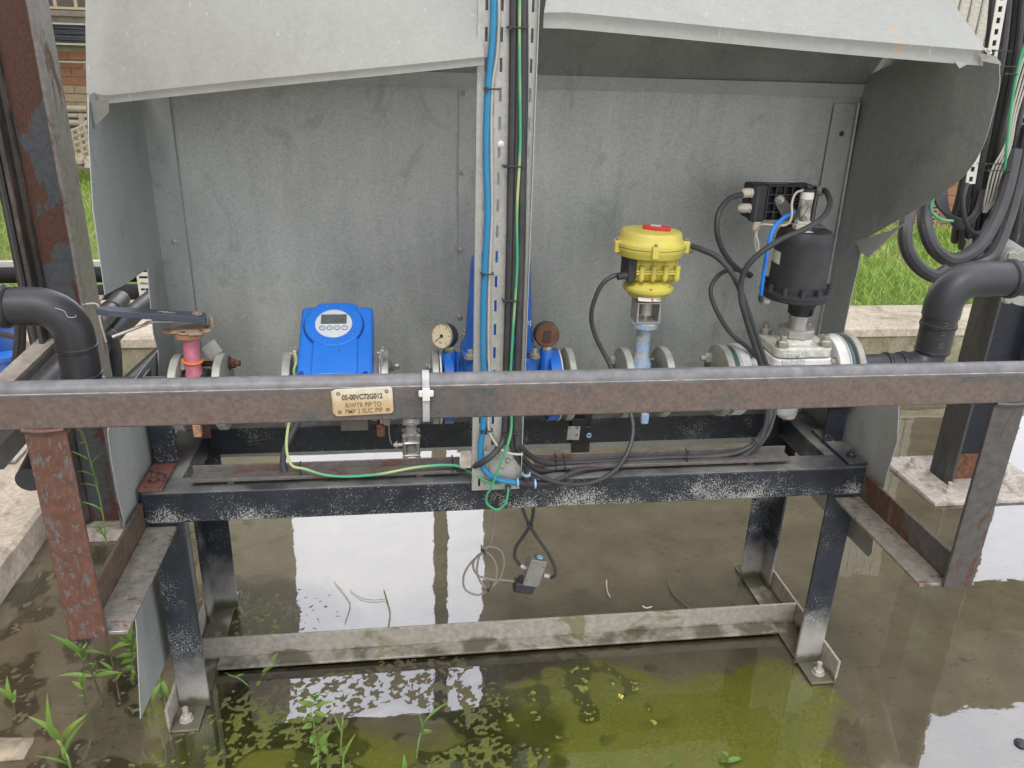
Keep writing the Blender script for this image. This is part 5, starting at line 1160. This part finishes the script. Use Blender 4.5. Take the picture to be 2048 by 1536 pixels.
ab = thing('anchor_foot', 'rusty foot bolt on a small plate at the left edge of the plinth', 'anchor bolt', PZ(15, 915, .11))
MB().prism([PZ(0, 900, .108), PZ(55, 898, .108), PZ(30, 925, .108), PZ(-30, 928, .108)], V(0, 0, .006)).build('foot_plate', GALVPLATE, ab); inst('stud', None, 'anchor_bolt', RUSTPL, ab, PZ(14, 908, .115), EZ, 1.6)
# far horizontal pipes with unistrut over the grass
far = thing('lagged_pipe_rack', 'black lagged pipes on pale channel crossing the grass behind the column', 'pipe rack', (-1.2, 2.6, .2))
for py, r, mt, Y in ((549, .040, FOAM, 2.7), (590, .040, FOAM, 2.5)):
    MB().tube([PY(-60, py+2, Y), PY(340, py-1 if py < 580 else py-8, Y)], r, 18, 0).build('lagged_pipe', mt, far)
for py, Y in ((523, 2.75), (604, 2.45)): a = PY(-60, py, Y); b = PY(340, py-3, Y); beam(MB(), a, b, .02, .026).build('channel', TILEP, far)
a = PY(286, 545, 2.4); m = MB()
for i in range(7): m.box(a.x-.03, a.x+.03, 2.4, 2.404, a.z-.03*i-.018, a.z-.03*i)
m.box(a.x-.032, a.x-.022, 2.3995, 2.4045, a.z-.24, a.z); m.box(a.x+.022, a.x+.032, 2.3995, 2.4045, a.z-.24, a.z); m.build('slotted_post', TILEP, far)
strap([PY(283, 570, 2.45), PY(290, 574, 2.44), PY(291, 595, 2.44), PY(286, 606, 2.45)], .008, .0015, V(0, 1, 0)).build('pipe_clamp', STEEL, far)
# blue pump at the far left
pu = thing('blue_pump', 'blue pump motor casing half hidden at the left edge under the elbow', 'pump', PY(10, 720, 1.5))
pcx = PY(0, 700, 1.5)
MB().lathe(pcx+V(-.25, 0, .035), EX, [(.05, 0), (.10, .01), (.105, .12), (.105, .27), (.06, .29)], 28).build('casing', BLUE_D, pu)
for i in range(7): MB().torus(pcx+V(-.12+.022*i, 0, .035), EX, .106, .003, 28, 6).build('cooling_fin', BLUE_D, pu)
MB().lathe(PY(8, 720, 1.4), EZ, [(.03, -.12), (.035, -.05), (.035, .0), (.045, .005), (.045, .02), (.03, .022)], 20).build('outlet', BLUE_D, pu)
MB().box(pcx.x-.4, pcx.x+.16, 1.35, 1.7, .10, pcx.z-.11).build('base_block', plain('pump_base_grey', (.33, .33, .33), .7), pu, bev=.01)
for i, pts in enumerate(([(0, 668, 1.2), (20, 672, 1.15), (36, 678, 1.1)], [(36, 640, 1.0), (34, 690, 1.0), (28, 740, 1.0)], [(46, 640, 1.05), (45, 690, 1.05), (40, 735, 1.05)])):
    cable('pump_cable', ('black cable end reaching the pump from the left edge', 'black cable hanging left of its twin beside the pump', 'black cable hanging right of its twin beside the pump')[i], pts, .010, BLKW)

# ================================================================ RIGHT COLUMN
rc_ = thing('black_steel_column', 'dark steel column with rusty foot on a bolted square base plate at the right', 'steel column', (2.67, .88, 0))
x0, x1, y0, y1 = 2.555, 2.76, .84, .965
MB().box(x0, x0+.013, y0, y1, .014, 4.2).build('flange', RCOLF, rc_, bev=.003)
MB().box(x1-.013, x1, y0, y1, .014, 4.2).build('flange', RCOLF, rc_, bev=.003)
MB().box(x0+.0132, x1-.0132, .900, .908, .014, 4.2).build('web', RCOL, rc_)
MB().box(x0+.0132, x1-.0132, .896, .8995, .014, .12).build('rusty_foot', RUSTP, rc_)
bpl = MB().box(2.43, 2.93, .735, 1.09, -.01, .014).build('base_plate', GALVPLATE, rc_, bev=.003)
for px, py in ((1822, 933), (1896, 985), (2006, 962)): inst('stud', None, 'anchor_bolt', GALVPLATE, bpl, PZ(px, py, .0145), EZ, 1.25)
# flange disc at the right edge
bf = thing('grey_blind_flange', 'round grey bolted flange at the right edge behind the black pipe', 'flange', (2.15, .42, .86))
fcn = PY(2062, 553, .40)
MB().disc(fcn, V(-.35, -1, .0), .083, .018, 40).build('disc', FLG, bf)
MB().cyl(fcn+V(.0, .01, 0), fcn+V(.2, .5, 0), .05, n=24).build('nozzle', FLG, bf)
for px, py in ((2024, 511), (2016, 596)): inst('head', None, 'bolt_head', FLG, bf, PY(px, py, .375), (-.35, -1, 0), 1.15)
# perforated trays and the cables on the right column
def perf(label, a, b, wdt, npx, Y, mat=TILEP, hole=.5):
    t = thing('perforated_channel', label, 'cable tray', PY(*b, Y)); A_, B_ = PY(*a, Y), PY(*b, Y); d = B_-A_; L = d.length; d.normalize()
    s_ = V(1, 0, 0); s_ = (s_-d*s_.dot(d)).normalized(); nn = s_.cross(d); m = MB()
    n_ = int(round(L/npx)); st = L/n_
    def ob(u0, u1, w0, w1): m.obox(A_+d*((u0+u1)/2)+s_*((w0+w1)/2), d*((u1-u0)/2), s_*((w1-w0)/2), nn*.0012)
    ob(0, L, -wdt, -wdt*.38); ob(0, L, wdt*.38, wdt)
    for i in range(n_+1):
        u = max(0, i*st-st*.5*(1-hole)); v_ = min(L, i*st+st*.5*(1-hole)); ob(u, v_, -wdt*.38+.0001, wdt*.38-.0001)
    m.build('slotted_strip', mat, t); return t
perf('white perforated channel beside the black cables right of the hood', (2010, -40), (1940, 368), .0145, .0275, .55)
perf('second perforated grey channel at the right edge among the cables', (2068, 130), (2024, 365), .011, .026, .62, plain('darker_channel', (.2, .2, .18), .5, .3))
names_ = 'vertical black cable in the bundle strapped to the right column'
for i in range(15):
    px = 1968+7.5*i; Y = .60+.012*((i*7) % 4); r = .0085+.0018*((i*5) % 3); bot = 440+((i*37) % 60); x2 = px-82-((i*13) % 10)+i*1.5
    cable('bundle_cable', 'black cable strapped down the right column, %s from the left of the bundle' % ORD[i], [(px+22, -60, Y), (px+8, 90, Y), (px-12, 200, Y), (px-35, 320, Y+.01), (x2+30, 400, Y+.02), (x2+18, bot, Y+.05), (x2+22, bot-8, Y+.10)], r, BLKW, 'black cables strapped down the right column')
for i in range(4):
    cable('pale_wire', 'pale grey wire tied on the right column bundle, %s from the left' % ORD[i], [(2056+i*7, 90, .55), (2034+i*7, 160, .545), (2018+i*5, 230, .545), (2010+i*4, 290, .545), (1984+i*7, 340, .55), (1970+i*6, 400, .56), (1966+i*2, 425, .57)], .0028, GRYW, 'pale grey wires in the right bundle', 'wire')
cable('green_earth_wire', 'green yellow earth wire running among the pale wires on the right column', [(2060, 60, .54), (2040, 120, .54), (2026, 190, .54), (2016, 270, .54), (2010, 330, .545), (1998, 370, .56)], .004, GRN, cat='wire')
cable('thick_loop_cable', 'thickest black cable hanging in a low wide U beside the grass', [(2030, 300, .56), (2012, 380, .53), (1985, 450, .50), (1950, 500, .47), (1905, 520, .45), (1870, 500, .45), (1852, 460, .47), (1850, 420, .52), (1862, 370, .6), (1890, 310, .7)], .0195, BLKW)
cable('thick_loop_cable', 'thick black cable of the outer loop ending behind the pipe elbow', [(1895, 540, .40), (1868, 552, .40), (1835, 532, .41), (1813, 495, .42), (1812, 450, .44), (1828, 405, .5), (1860, 350, .62)], .018, BLKW)
cable('thick_loop_cable', 'thick straight black cable right of the low U', [(2060, 250, .6), (2038, 350, .58), (2015, 440, .55), (1985, 510, .5), (1945, 535, .45)], .019, BLKW)
for i in range(6):
    cable('coil_cable', 'thin black cable of hanging coil by the right column, %s from outside' % ORD[i], [(1900+i*5, 300, .62), (1880+i*3, 360, .6), (1872+i*4, 400, .58), (1890+i*3, 425+i*4, .57), (1925, 440+i*3, .57), (1950, 425+i*2, .58), (1962+i*3, 380, .6)], .0058, BLKW, 'thin black cables in the hanging coil')
cable('thin_loop_cable', 'single thin black cable looping below the end of the white perforated channel', [(1934, 366, .54), (1926, 400, .53), (1930, 440, .53), (1945, 465, .53), (1965, 462, .54), (1975, 440, .56)], .0068, BLKW)
cable('green_earth_wire', 'green yellow wire bent along the torn edge of hood beside the coil', [(1880, 375, .5), (1868, 395, .5), (1862, 420, .5), (1880, 438, .5), (1905, 442, .52)], .004, GRN, cat='wire')
for px, py, h, lab in ((2003, 102, .03, 'upper right'), (2010, 133, .035, 'upper middle'), (2022, 148, .02, 'top pale wire'), (1985, 328, .03, 'lower'), (2000, 341, .045, 'wide lower')):
    tie('black cable tie across the right column bundle, the %s one' % lab, px, py, .53, 0, h, .02)

# ================================================================ BUILDINGS
def brick_field(parent, x0, x1, z0, z1, Y, bw, bh, mats, gap=.010, off=0):
    row = 0; z = z0; n = 0
    if ('brick', bw) not in _shared:
        o = MB().box(-bw/2, bw/2, 0, .03, -bh/2, bh/2).build('brick', BRK); _shared[('brick', bw)] = o.data; bpy.data.objects.remove(o)
    while z+bh <= z1:
        x = x0+(bw/2+gap/2 if row % 2 else 0)
        while x+bw <= x1:
            mt = mats(z)
            key = ('brick', bw, mt.name)
            if key not in _shared: d = _shared[('brick', bw)].copy(); d.materials.clear(); d.materials.append(mt); _shared[key] = d
            o = bpy.data.objects.new('brick', _shared[key]); C.objects.link(o); o.parent = parent
            o.location = V(x+bw/2, Y-.012+random.uniform(-.002, .002), z+bh/2)-world_loc(parent); n += 1
            x += bw+gap
        z += bh+gap; row += 1
    return n
YL = 7.4
hb2 = thing('brick_building', 'orange-brown brick building with a cream framed window behind the rusty column', 'brick building', (-5, YL, .1))
def bx2(px): return PY(px, 150, YL).x
def bz(py): return PY(140, py, YL).z
zb0 = -.1
MB().box(-16, -1.75, YL, YL+5, zb0, 9.5).build('wall', MORT, hb2)
for b0, b1, z in ((-16, -1.75, 3.0),): pass
def bmats(z): return BRK if z > bz(170) else BRKC
brick_field(hb2, bx2(70), bx2(215), bz(300), bz(88), YL, .225, .068, bmats)
MB().box(bx2(60), bx2(230), YL-.05, YL-.001, bz(33), bz(22)).build('sill', SILL, hb2, bev=.005)
brick_field(hb2, bx2(70), bx2(215), bz(47), bz(35), YL, .225, .068, bmats)
wn = MB().box(bx2(88), bx2(240), YL-.02, YL-.001, bz(19), bz(14)).build('window_frame', FRAMEP, hb2)
MB().box(bx2(88), bx2(240), YL-.008, YL-.002, bz(14)+.001, bz(14)+1.1).build('pane', GLASSM, wn)
for px in (92, 132, 172, 212): MB().box(bx2(px), bx2(px)+.03, YL-.02, YL-.0085, bz(14)+.001, bz(14)+1.1).build('mullion', FRAMEP, wn)
MB().box(bx2(30), bx2(84), YL-.045, YL-.002, bz(90), bz(-60)).build('downpipe', PIPEC, hb2)
m = MB()
for i in range(10):
    z = bz(50)-(bz(50)-bz(86))*i/9.5; m.tube([(bx2(50), YL-.06-.01*(i % 3), z), (bx2(110), YL-.06, z+.008*math.sin(i)), (bx2(150), YL-.07, z-.006*math.cos(i*2)), (bx2(230), YL-.06, z)], .013, 8, 3)
    o = m.build('service_cable', BLKW if i % 2 else HANDLE, hb2); m = MB()
for py in (48, 88): MB().box(bx2(60), bx2(230), YL-.09, YL-.03, bz(py)-.008, bz(py)+.008).build('cable_tray_edge', TILEP, hb2)
for py, r in ((124, .008), (216, .03), (230, .022), (244, .03)): MB().tube([(bx2(50), YL-.07, bz(py)), (bx2(230), YL-.07, bz(py))], r, 10, 0).build('wall_pipe', PIPEC, hb2)
for px in (105, 150, 200): MB().box(bx2(px), bx2(px)+.05, YL-.10, YL-.02, bz(262), bz(225)).build('pipe_bracket', PIPEC, hb2)
MB().box(-16, -4.2, -9, YL-.001, zb0, 8.5).build('unseen_shade_wing', BRICKW, hb2)  # unseen wing, added to darken the hood's right sheet and the left reflections
# leaning concrete lattice panels
lt = thing('lattice_panel', 'pale concrete lattice panel leaning on a dark post before the brick building', 'lattice panel', PY(150, 320, 6.6))
u0, v0, w0_ = PY(143, 262, 6.6), PY(192, 240, 6.6), PY(155, 325, 6.6); uu = v0-u0; ww = w0_-u0
m = MB()
for i in range(5):
    p = u0+uu*(i/4); m.tube([p, p+ww*1.0], .016, 6, 0)
for i in range(6):
    p = u0+ww*(i/5); m.tube([p, p+uu*1.0], .016, 6, 0)
m.build('lattice', CONC, lt); MB().obox(u0+ww*.5-V(.06, 0, 0), V(.03, 0, 0), V(0, .03, 0), ww*.55).build('post', RUSTB, lt)
m = MB()
for i in range(26): m.obox(PY(150+i*2.2, 322+random.uniform(-8, 8), 6.5+random.uniform(-.1, .1)), (.03, 0, 0), (0, .03, 0), (0, .01, .02))
tag(m.build('rubble', CONC, loc=PY(160, 325, 6.5)), 'heap of pale rubble at the foot of the lattice panel', 'rubble', kind='stuff')

YR2 = 4.50
xb0, xb1 = 1.60, 6.12
rb2 = thing('dark_clad_building', 'tall building right behind the hood with brick foot and stained white cladding', 'building', (4, YR2, .2))
MB().box(xb0, xb1, YR2, YR2+3.5, .1, 9.0).build('wall', TANK, rb2)
def rx(px, py=420): return PY(px, py, YR2).x
def rz(py, px=1850): return PY(px, py, YR2).z
MB().box(rx(1740), rx(2100), YR2-.03, YR2-.001, .1, 1.10).build('brick_base', MORT, rb2)
brick_field(rb2, rx(1745), rx(2090), rz(462), rz(345), YR2-.03, .215, .065, lambda z: BRK)
tv = MB().box(rx(1815), rx(1868), YR2-.055, YR2-.043, rz(462, 1840), rz(385, 1840)).build('terracotta_vent', TERRA, rb2)
vx0, vx1 = rx(1815), rx(1868); vz0, vz1 = rz(462, 1840), rz(385, 1840); m = MB()
for i in range(4):
    for j in range(10): m.box(vx0+(vx1-vx0)*(i+.2)/4, vx0+(vx1-vx0)*(i+.82)/4, YR2-.0565, YR2-.0552, vz0+(vz1-vz0)*(j+.25)/10, vz0+(vz1-vz0)*(j+.7)/10)
m.build('vent_slots', INK, tv)
for i in range(6):
    a = rx(1880+i*22, 60); b = rx(1902+i*22, 60)
    MB().box(a, b-.01, YR2-.05, YR2-.002, 1.45, 3.1).build('cladding_panel', CLADW, rb2, bev=.01)
m = MB()
for i in range(40): m.box(xb1-.001, xb1+.04, YR2+.0+.085*i, YR2+.045+.085*i, .1, 9.0)
m.build('corrugated_side', TANK, rb2)
# pale post well behind the hood and overhead bridge: both seen as reflections in the water
ps = PZ(880, 1050, 0); dd_ = V(ps.x-CP.x, ps.y-CP.y, 0).normalized(); pp = CP+dd_*4.9
o = MB().box(pp.x-.05, pp.x+.05, pp.y, pp.y+.1, .1, 6.5).build('steel_post', RCOLF, loc=(pp.x, pp.y, .1)); tag(o, 'dark upright post behind the hood, reflected as a stripe in the water', 'post')
pb = thing('pipe_bridge', 'dark overhead pipe bridge reflected in the water at the lower right', 'pipe bridge', (6, 3, 2.6))
MB().box(4.75, 10.5, 3.0, 3.6, 2.62, 3.42).build('girder', TANK, pb)
MB().box(9.9, 10.1, 3.2, 3.4, .1, 2.62).build('support', TANK, pb)

# ================================================================ WEEDS AND LITTER
def leaf(parent, a, b, wd, mat=LEAF, droop=.25):
    a, b = Vector(a), Vector(b); d = b-a; L = d.length; s_ = d.cross(V(.1, -.5, 1)).normalized()
    if s_.length < .5: s_ = V(1, 0, 0)
    up = s_.cross(d).normalized(); vv = []; n_ = 7
    for i in range(n_+1):
        t = i/n_; w_ = wd*math.sin(math.pi*min(1, t*.9+.1))**.8*(1-t*.35); c_ = a+d*t+up*(math.sin(t*math.pi)*L*droop)
        if i == n_: w_ = .0003
        vv += [c_-s_*w_+up*w_*.35, c_, c_+s_*w_+up*w_*.35]
    fs = [(i*3+j, i*3+j+1, i*3+j+4, i*3+j+3) for i in range(n_) for j in range(2)]
    return MB().add(vv, fs).build('leaf', mat, parent, ang=80)
def weed(label, base, stem, leaves, rstem=.0014, mat=LEAF, smat=STEMG, name='weed'):
    """base: pixel of the root on the ground; stem/leaf pixels met with a plane through the root"""
    g0 = PZ(*base, 0); Y = g0.y; t = thing(name, label, 'weed', g0)
    if stem:
        P = [V(g0.x, g0.y, -.008)]+[PY(x, y, Y+random.uniform(-.012, .012)) for x, y in stem]
        MB().tube(P, rstem, 6, 5, rs=lambda u: rstem*(1.2-.8*u)).build('stem', smat, t)
    for x0, y0, x1, y1, wd in leaves:
        yo = random.uniform(-.02, .02); leaf(t, PY(x0, y0, Y), PY(x1, y1, Y+yo), wd*1.12, mat, random.uniform(.05, .22))
    if len(leaves) >= 6:
        for q_ in range(5):
            x0, y0, x1, y1, wd = random.choice(leaves); a_ = random.uniform(0, 6.28); l_ = random.uniform(8, 22)
            leaf(t, PY(x0, y0+random.uniform(0, 14), Y), PY(x0+l_*math.cos(a_), y0+l_*.7*math.sin(a_), Y+random.uniform(-.02, .02)), wd*random.uniform(.4, .75), YLEAF if q_ < 2 else mat, .15)
    return t
weed('tall thin weed with narrow leaves growing between column and left rail post', (212, 1088), [(208, 1045), (200, 1000), (190, 955), (180, 920), (170, 880), (158, 850)],
     [(207, 1050, 240, 1050, .002), (205, 1020, 160, 1003, .003), (196, 975, 160, 968, .002), (196, 968, 187, 940, .003), (180, 935, 205, 905, .0025), (176, 918, 135, 900, .0025), (172, 900, 178, 880, .002), (168, 885, 160, 848, .002), (204, 1060, 175, 1055, .003), (212, 1080, 190, 1040, .003), (210, 1075, 222, 1055, .002), (160, 862, 140, 845, .002), (190, 952, 150, 945, .002)], .0022)
weed('leafy weed below the foot of the rusty left post', (205, 1412), [(198, 1385), (185, 1350), (172, 1320), (165, 1295)],
     [(170, 1310, 98, 1268, .006), (168, 1315, 130, 1275, .004), (166, 1300, 175, 1285, .003), (190, 1352, 243, 1345, .006), (184, 1352, 115, 1352, .005), (170, 1320, 148, 1298, .004), (165, 1303, 218, 1312, .003), (185, 1345, 195, 1322, .004)], .0024, smat=STEM)
weed('slim dark stemmed weed left of the hanging sheet', (240, 1400), [(234, 1370), (226, 1330), (218, 1295), (213, 1280)],
     [(232, 1360, 244, 1345, .004), (225, 1340, 198, 1322, .004), (220, 1310, 265, 1288, .005), (228, 1345, 190, 1340, .003)], .0022, smat=STEM)
weed('small pale seedling between two dark stemmed weeds', (170, 1408), [(168, 1390), (165, 1375)],
     [(166, 1378, 143, 1362, .005), (165, 1376, 170, 1340, .004), (167, 1380, 174, 1350, .005), (168, 1392, 153, 1393, .003), (165, 1372, 158, 1340, .003)], .0016, smat=STEM)
weed('seedling with four leaves at the left picture edge', (30, 1430), [(27, 1410), (25, 1395)],
     [(25, 1398, 14, 1352, .006), (26, 1400, -12, 1370, .005), (27, 1405, 32, 1378, .006), (24, 1400, 6, 1378, .004)], .0018, smat=STEM)
weed('large narrow leaved weed at the lower left corner', (142, 1545), [(137, 1520), (128, 1498), (120, 1475)],
     [(120, 1478, 94, 1385, .007), (120, 1472, 55, 1432, .006), (124, 1485, 175, 1428, .007), (134, 1510, 172, 1440, .005), (136, 1520, 122, 1485, .006), (140, 1530, 70, 1512, .003), (128, 1490, 130, 1470, .004)], .0026)
weed('leafy weed hugging the hanging sheet below the bracket', (272, 1362), [(270, 1330), (262, 1290), (255, 1240)],
     [(262, 1290, 274, 1215, .007), (264, 1300, 235, 1272, .006), (258, 1262, 250, 1232, .004), (268, 1320, 240, 1330, .007), (270, 1335, 245, 1340, .006), (266, 1300, 282, 1260, .006), (268, 1310, 230, 1315, .005), (270, 1345, 262, 1365, .005), (262, 1285, 222, 1298, .005)], .0025, smat=STEM)
weed('darker weed growing between hanging sheet and front left leg', (322, 1395), [(322, 1370), (318, 1335), (312, 1305)],
     [(318, 1340, 308, 1302, .005), (322, 1365, 306, 1402, .006), (323, 1360, 338, 1398, .006), (317, 1330, 306, 1350, .005)], .0022)
weed('leafy weed standing in the moss at bottom centre left', (634, 1540), [(636, 1510), (630, 1480), (628, 1450), (622, 1420), (630, 1400)],
     [(628, 1410, 594, 1405, .006), (630, 1402, 618, 1390, .005), (630, 1402, 642, 1388, .006), (626, 1425, 655, 1435, .005), (632, 1415, 668, 1402, .005), (624, 1450, 603, 1458, .007), (630, 1445, 613, 1435, .005), (628, 1470, 620, 1488, .006), (640, 1490, 662, 1462, .007), (640, 1495, 657, 1508, .006), (640, 1500, 627, 1512, .005), (640, 1515, 620, 1530, .005), (646, 1498, 655, 1480, .004)], .002)
weed('thin upright weed right of the leafy weed in the moss', (686, 1560), [(686, 1520), (682, 1490), (684, 1460), (686, 1430)],
     [(684, 1475, 668, 1430, .0025), (686, 1515, 712, 1465, .0035), (684, 1465, 688, 1440, .002), (685, 1500, 700, 1490, .002)], .0024)
weed('arching grass-like weed in the moss at bottom centre', (832, 1515), [(836, 1490), (842, 1465), (852, 1440), (872, 1418), (898, 1404)],
     [(843, 1465, 838, 1425, .003), (841, 1475, 864, 1465, .0025), (843, 1462, 864, 1462, .003), (852, 1440, 898, 1403, .003)], .0020)
weed('lone leaf tip at the bottom edge in the moss', (808, 1560), [(808, 1540)], [(808, 1545, 808, 1508, .006)], .002)
weed('tiny two leaved seedling lying by the cross angle', (520, 1352), [(535, 1340), (552, 1330)],
     [(545, 1322, 556, 1306, .005), (525, 1345, 545, 1334, .005), (500, 1378, 492, 1362, .0), (518, 1352, 515, 1372, .005)][:2], .001)
weed('limp pale shoot on the water beside the front left leg', (500, 1370), [(480, 1358), (460, 1350), (450, 1345)], [(520, 1362, 514, 1378, .004), (470, 1355, 490, 1348, .003)], .0015)
weed('green three leaved seedling at bottom right of the moss', (1450, 1530), [(1450, 1522)],
     [(1450, 1522, 1442, 1502, .006), (1452, 1523, 1482, 1518, .006), (1450, 1525, 1436, 1526, .006)], .001)
weed('tiny grass tuft left of the three leaved seedling', (1343, 1526), [(1343, 1522)], [(1343, 1524, 1325, 1535, .0012), (1343, 1524, 1372, 1523, .0012), (1343, 1524, 1345, 1508, .0012), (1343, 1524, 1350, 1540, .0012)], .0008)
def twig(label, pts, r=.0008, mat=DRY, z=.004):
    P = [PZ(x, y, z) for x, y in pts]; tag(MB().tube(P, r, 6, 5).build('twig', mat, loc=P[0]), label, 'twig')
twig('dry forked twig floating in the bright reflection', [(668, 1162), (690, 1190), (700, 1210), (690, 1245)])
twig('brown thin twig left of the upright stalk in the water', [(700, 1180), (720, 1195), (745, 1200), (770, 1198)])
twig('upright greenish stalk in the bright reflection', [(768, 1180), (774, 1200), (780, 1225), (777, 1250)], .0018, STEMG)
twig('curved dry stalk lying in the brown water right of the box', [(1337, 1162), (1345, 1185), (1360, 1200), (1378, 1215)], .0022)
twig('short pale stalk with reddish tip in the brown water', [(1213, 1160), (1214, 1180), (1220, 1195)], .0022, plain('pale_root', (.55, .45, .38), .5))
twig('tiny white scrap on the mud above the cross angle', [(1285, 1212), (1293, 1216), (1304, 1213)], .0018, WHT)
pt = MB(); q = PZ(1240, 1396, .004)
for i in range(5): a = 2*math.pi*i/5; pt.add([q, q+V(.010*math.cos(a), .010*math.sin(a), .004), q+V(.008*math.cos(a+.7), .008*math.sin(a+.7), .006)], [(0, 1, 2)])
tag(pt.build('yellow_flower', plain('yellow_petal', (.75, .65, .12), .5), loc=q), 'small yellow flower fallen on the moss', 'flower')
r_ = random.Random(4); m = MB(); q = PZ(10, 1500, 0); vv = []
for i in range(18):
    for j in range(12):
        a = i/17; b = j/11; ed = math.sin(math.pi*a)*math.sin(math.pi*b)
        vv.append(q+V((a-.6)*.14, (b-.5)*.07, -.006+.022*ed**.4+.003*fbm(a, b, 6, 3)))
m.add(vv, [(i*12+j, (i+1)*12+j, (i+1)*12+j+1, i*12+j+1) for i in range(17) for j in range(11)])
tag(m.build('stone', ROCK, loc=q), 'flat pale broken stone at the lower left corner', 'stone')
q = PZ(2042, 1488, .0); m = MB().lathe(q+V(0, 0, -.004), EZ, [(.006, 0), (.016, .006), (.010, .012), (.002, .013)], 9)
tag(m.build('stone', BLKM, loc=q), 'small black stone in the bright water at the lower right corner', 'stone')
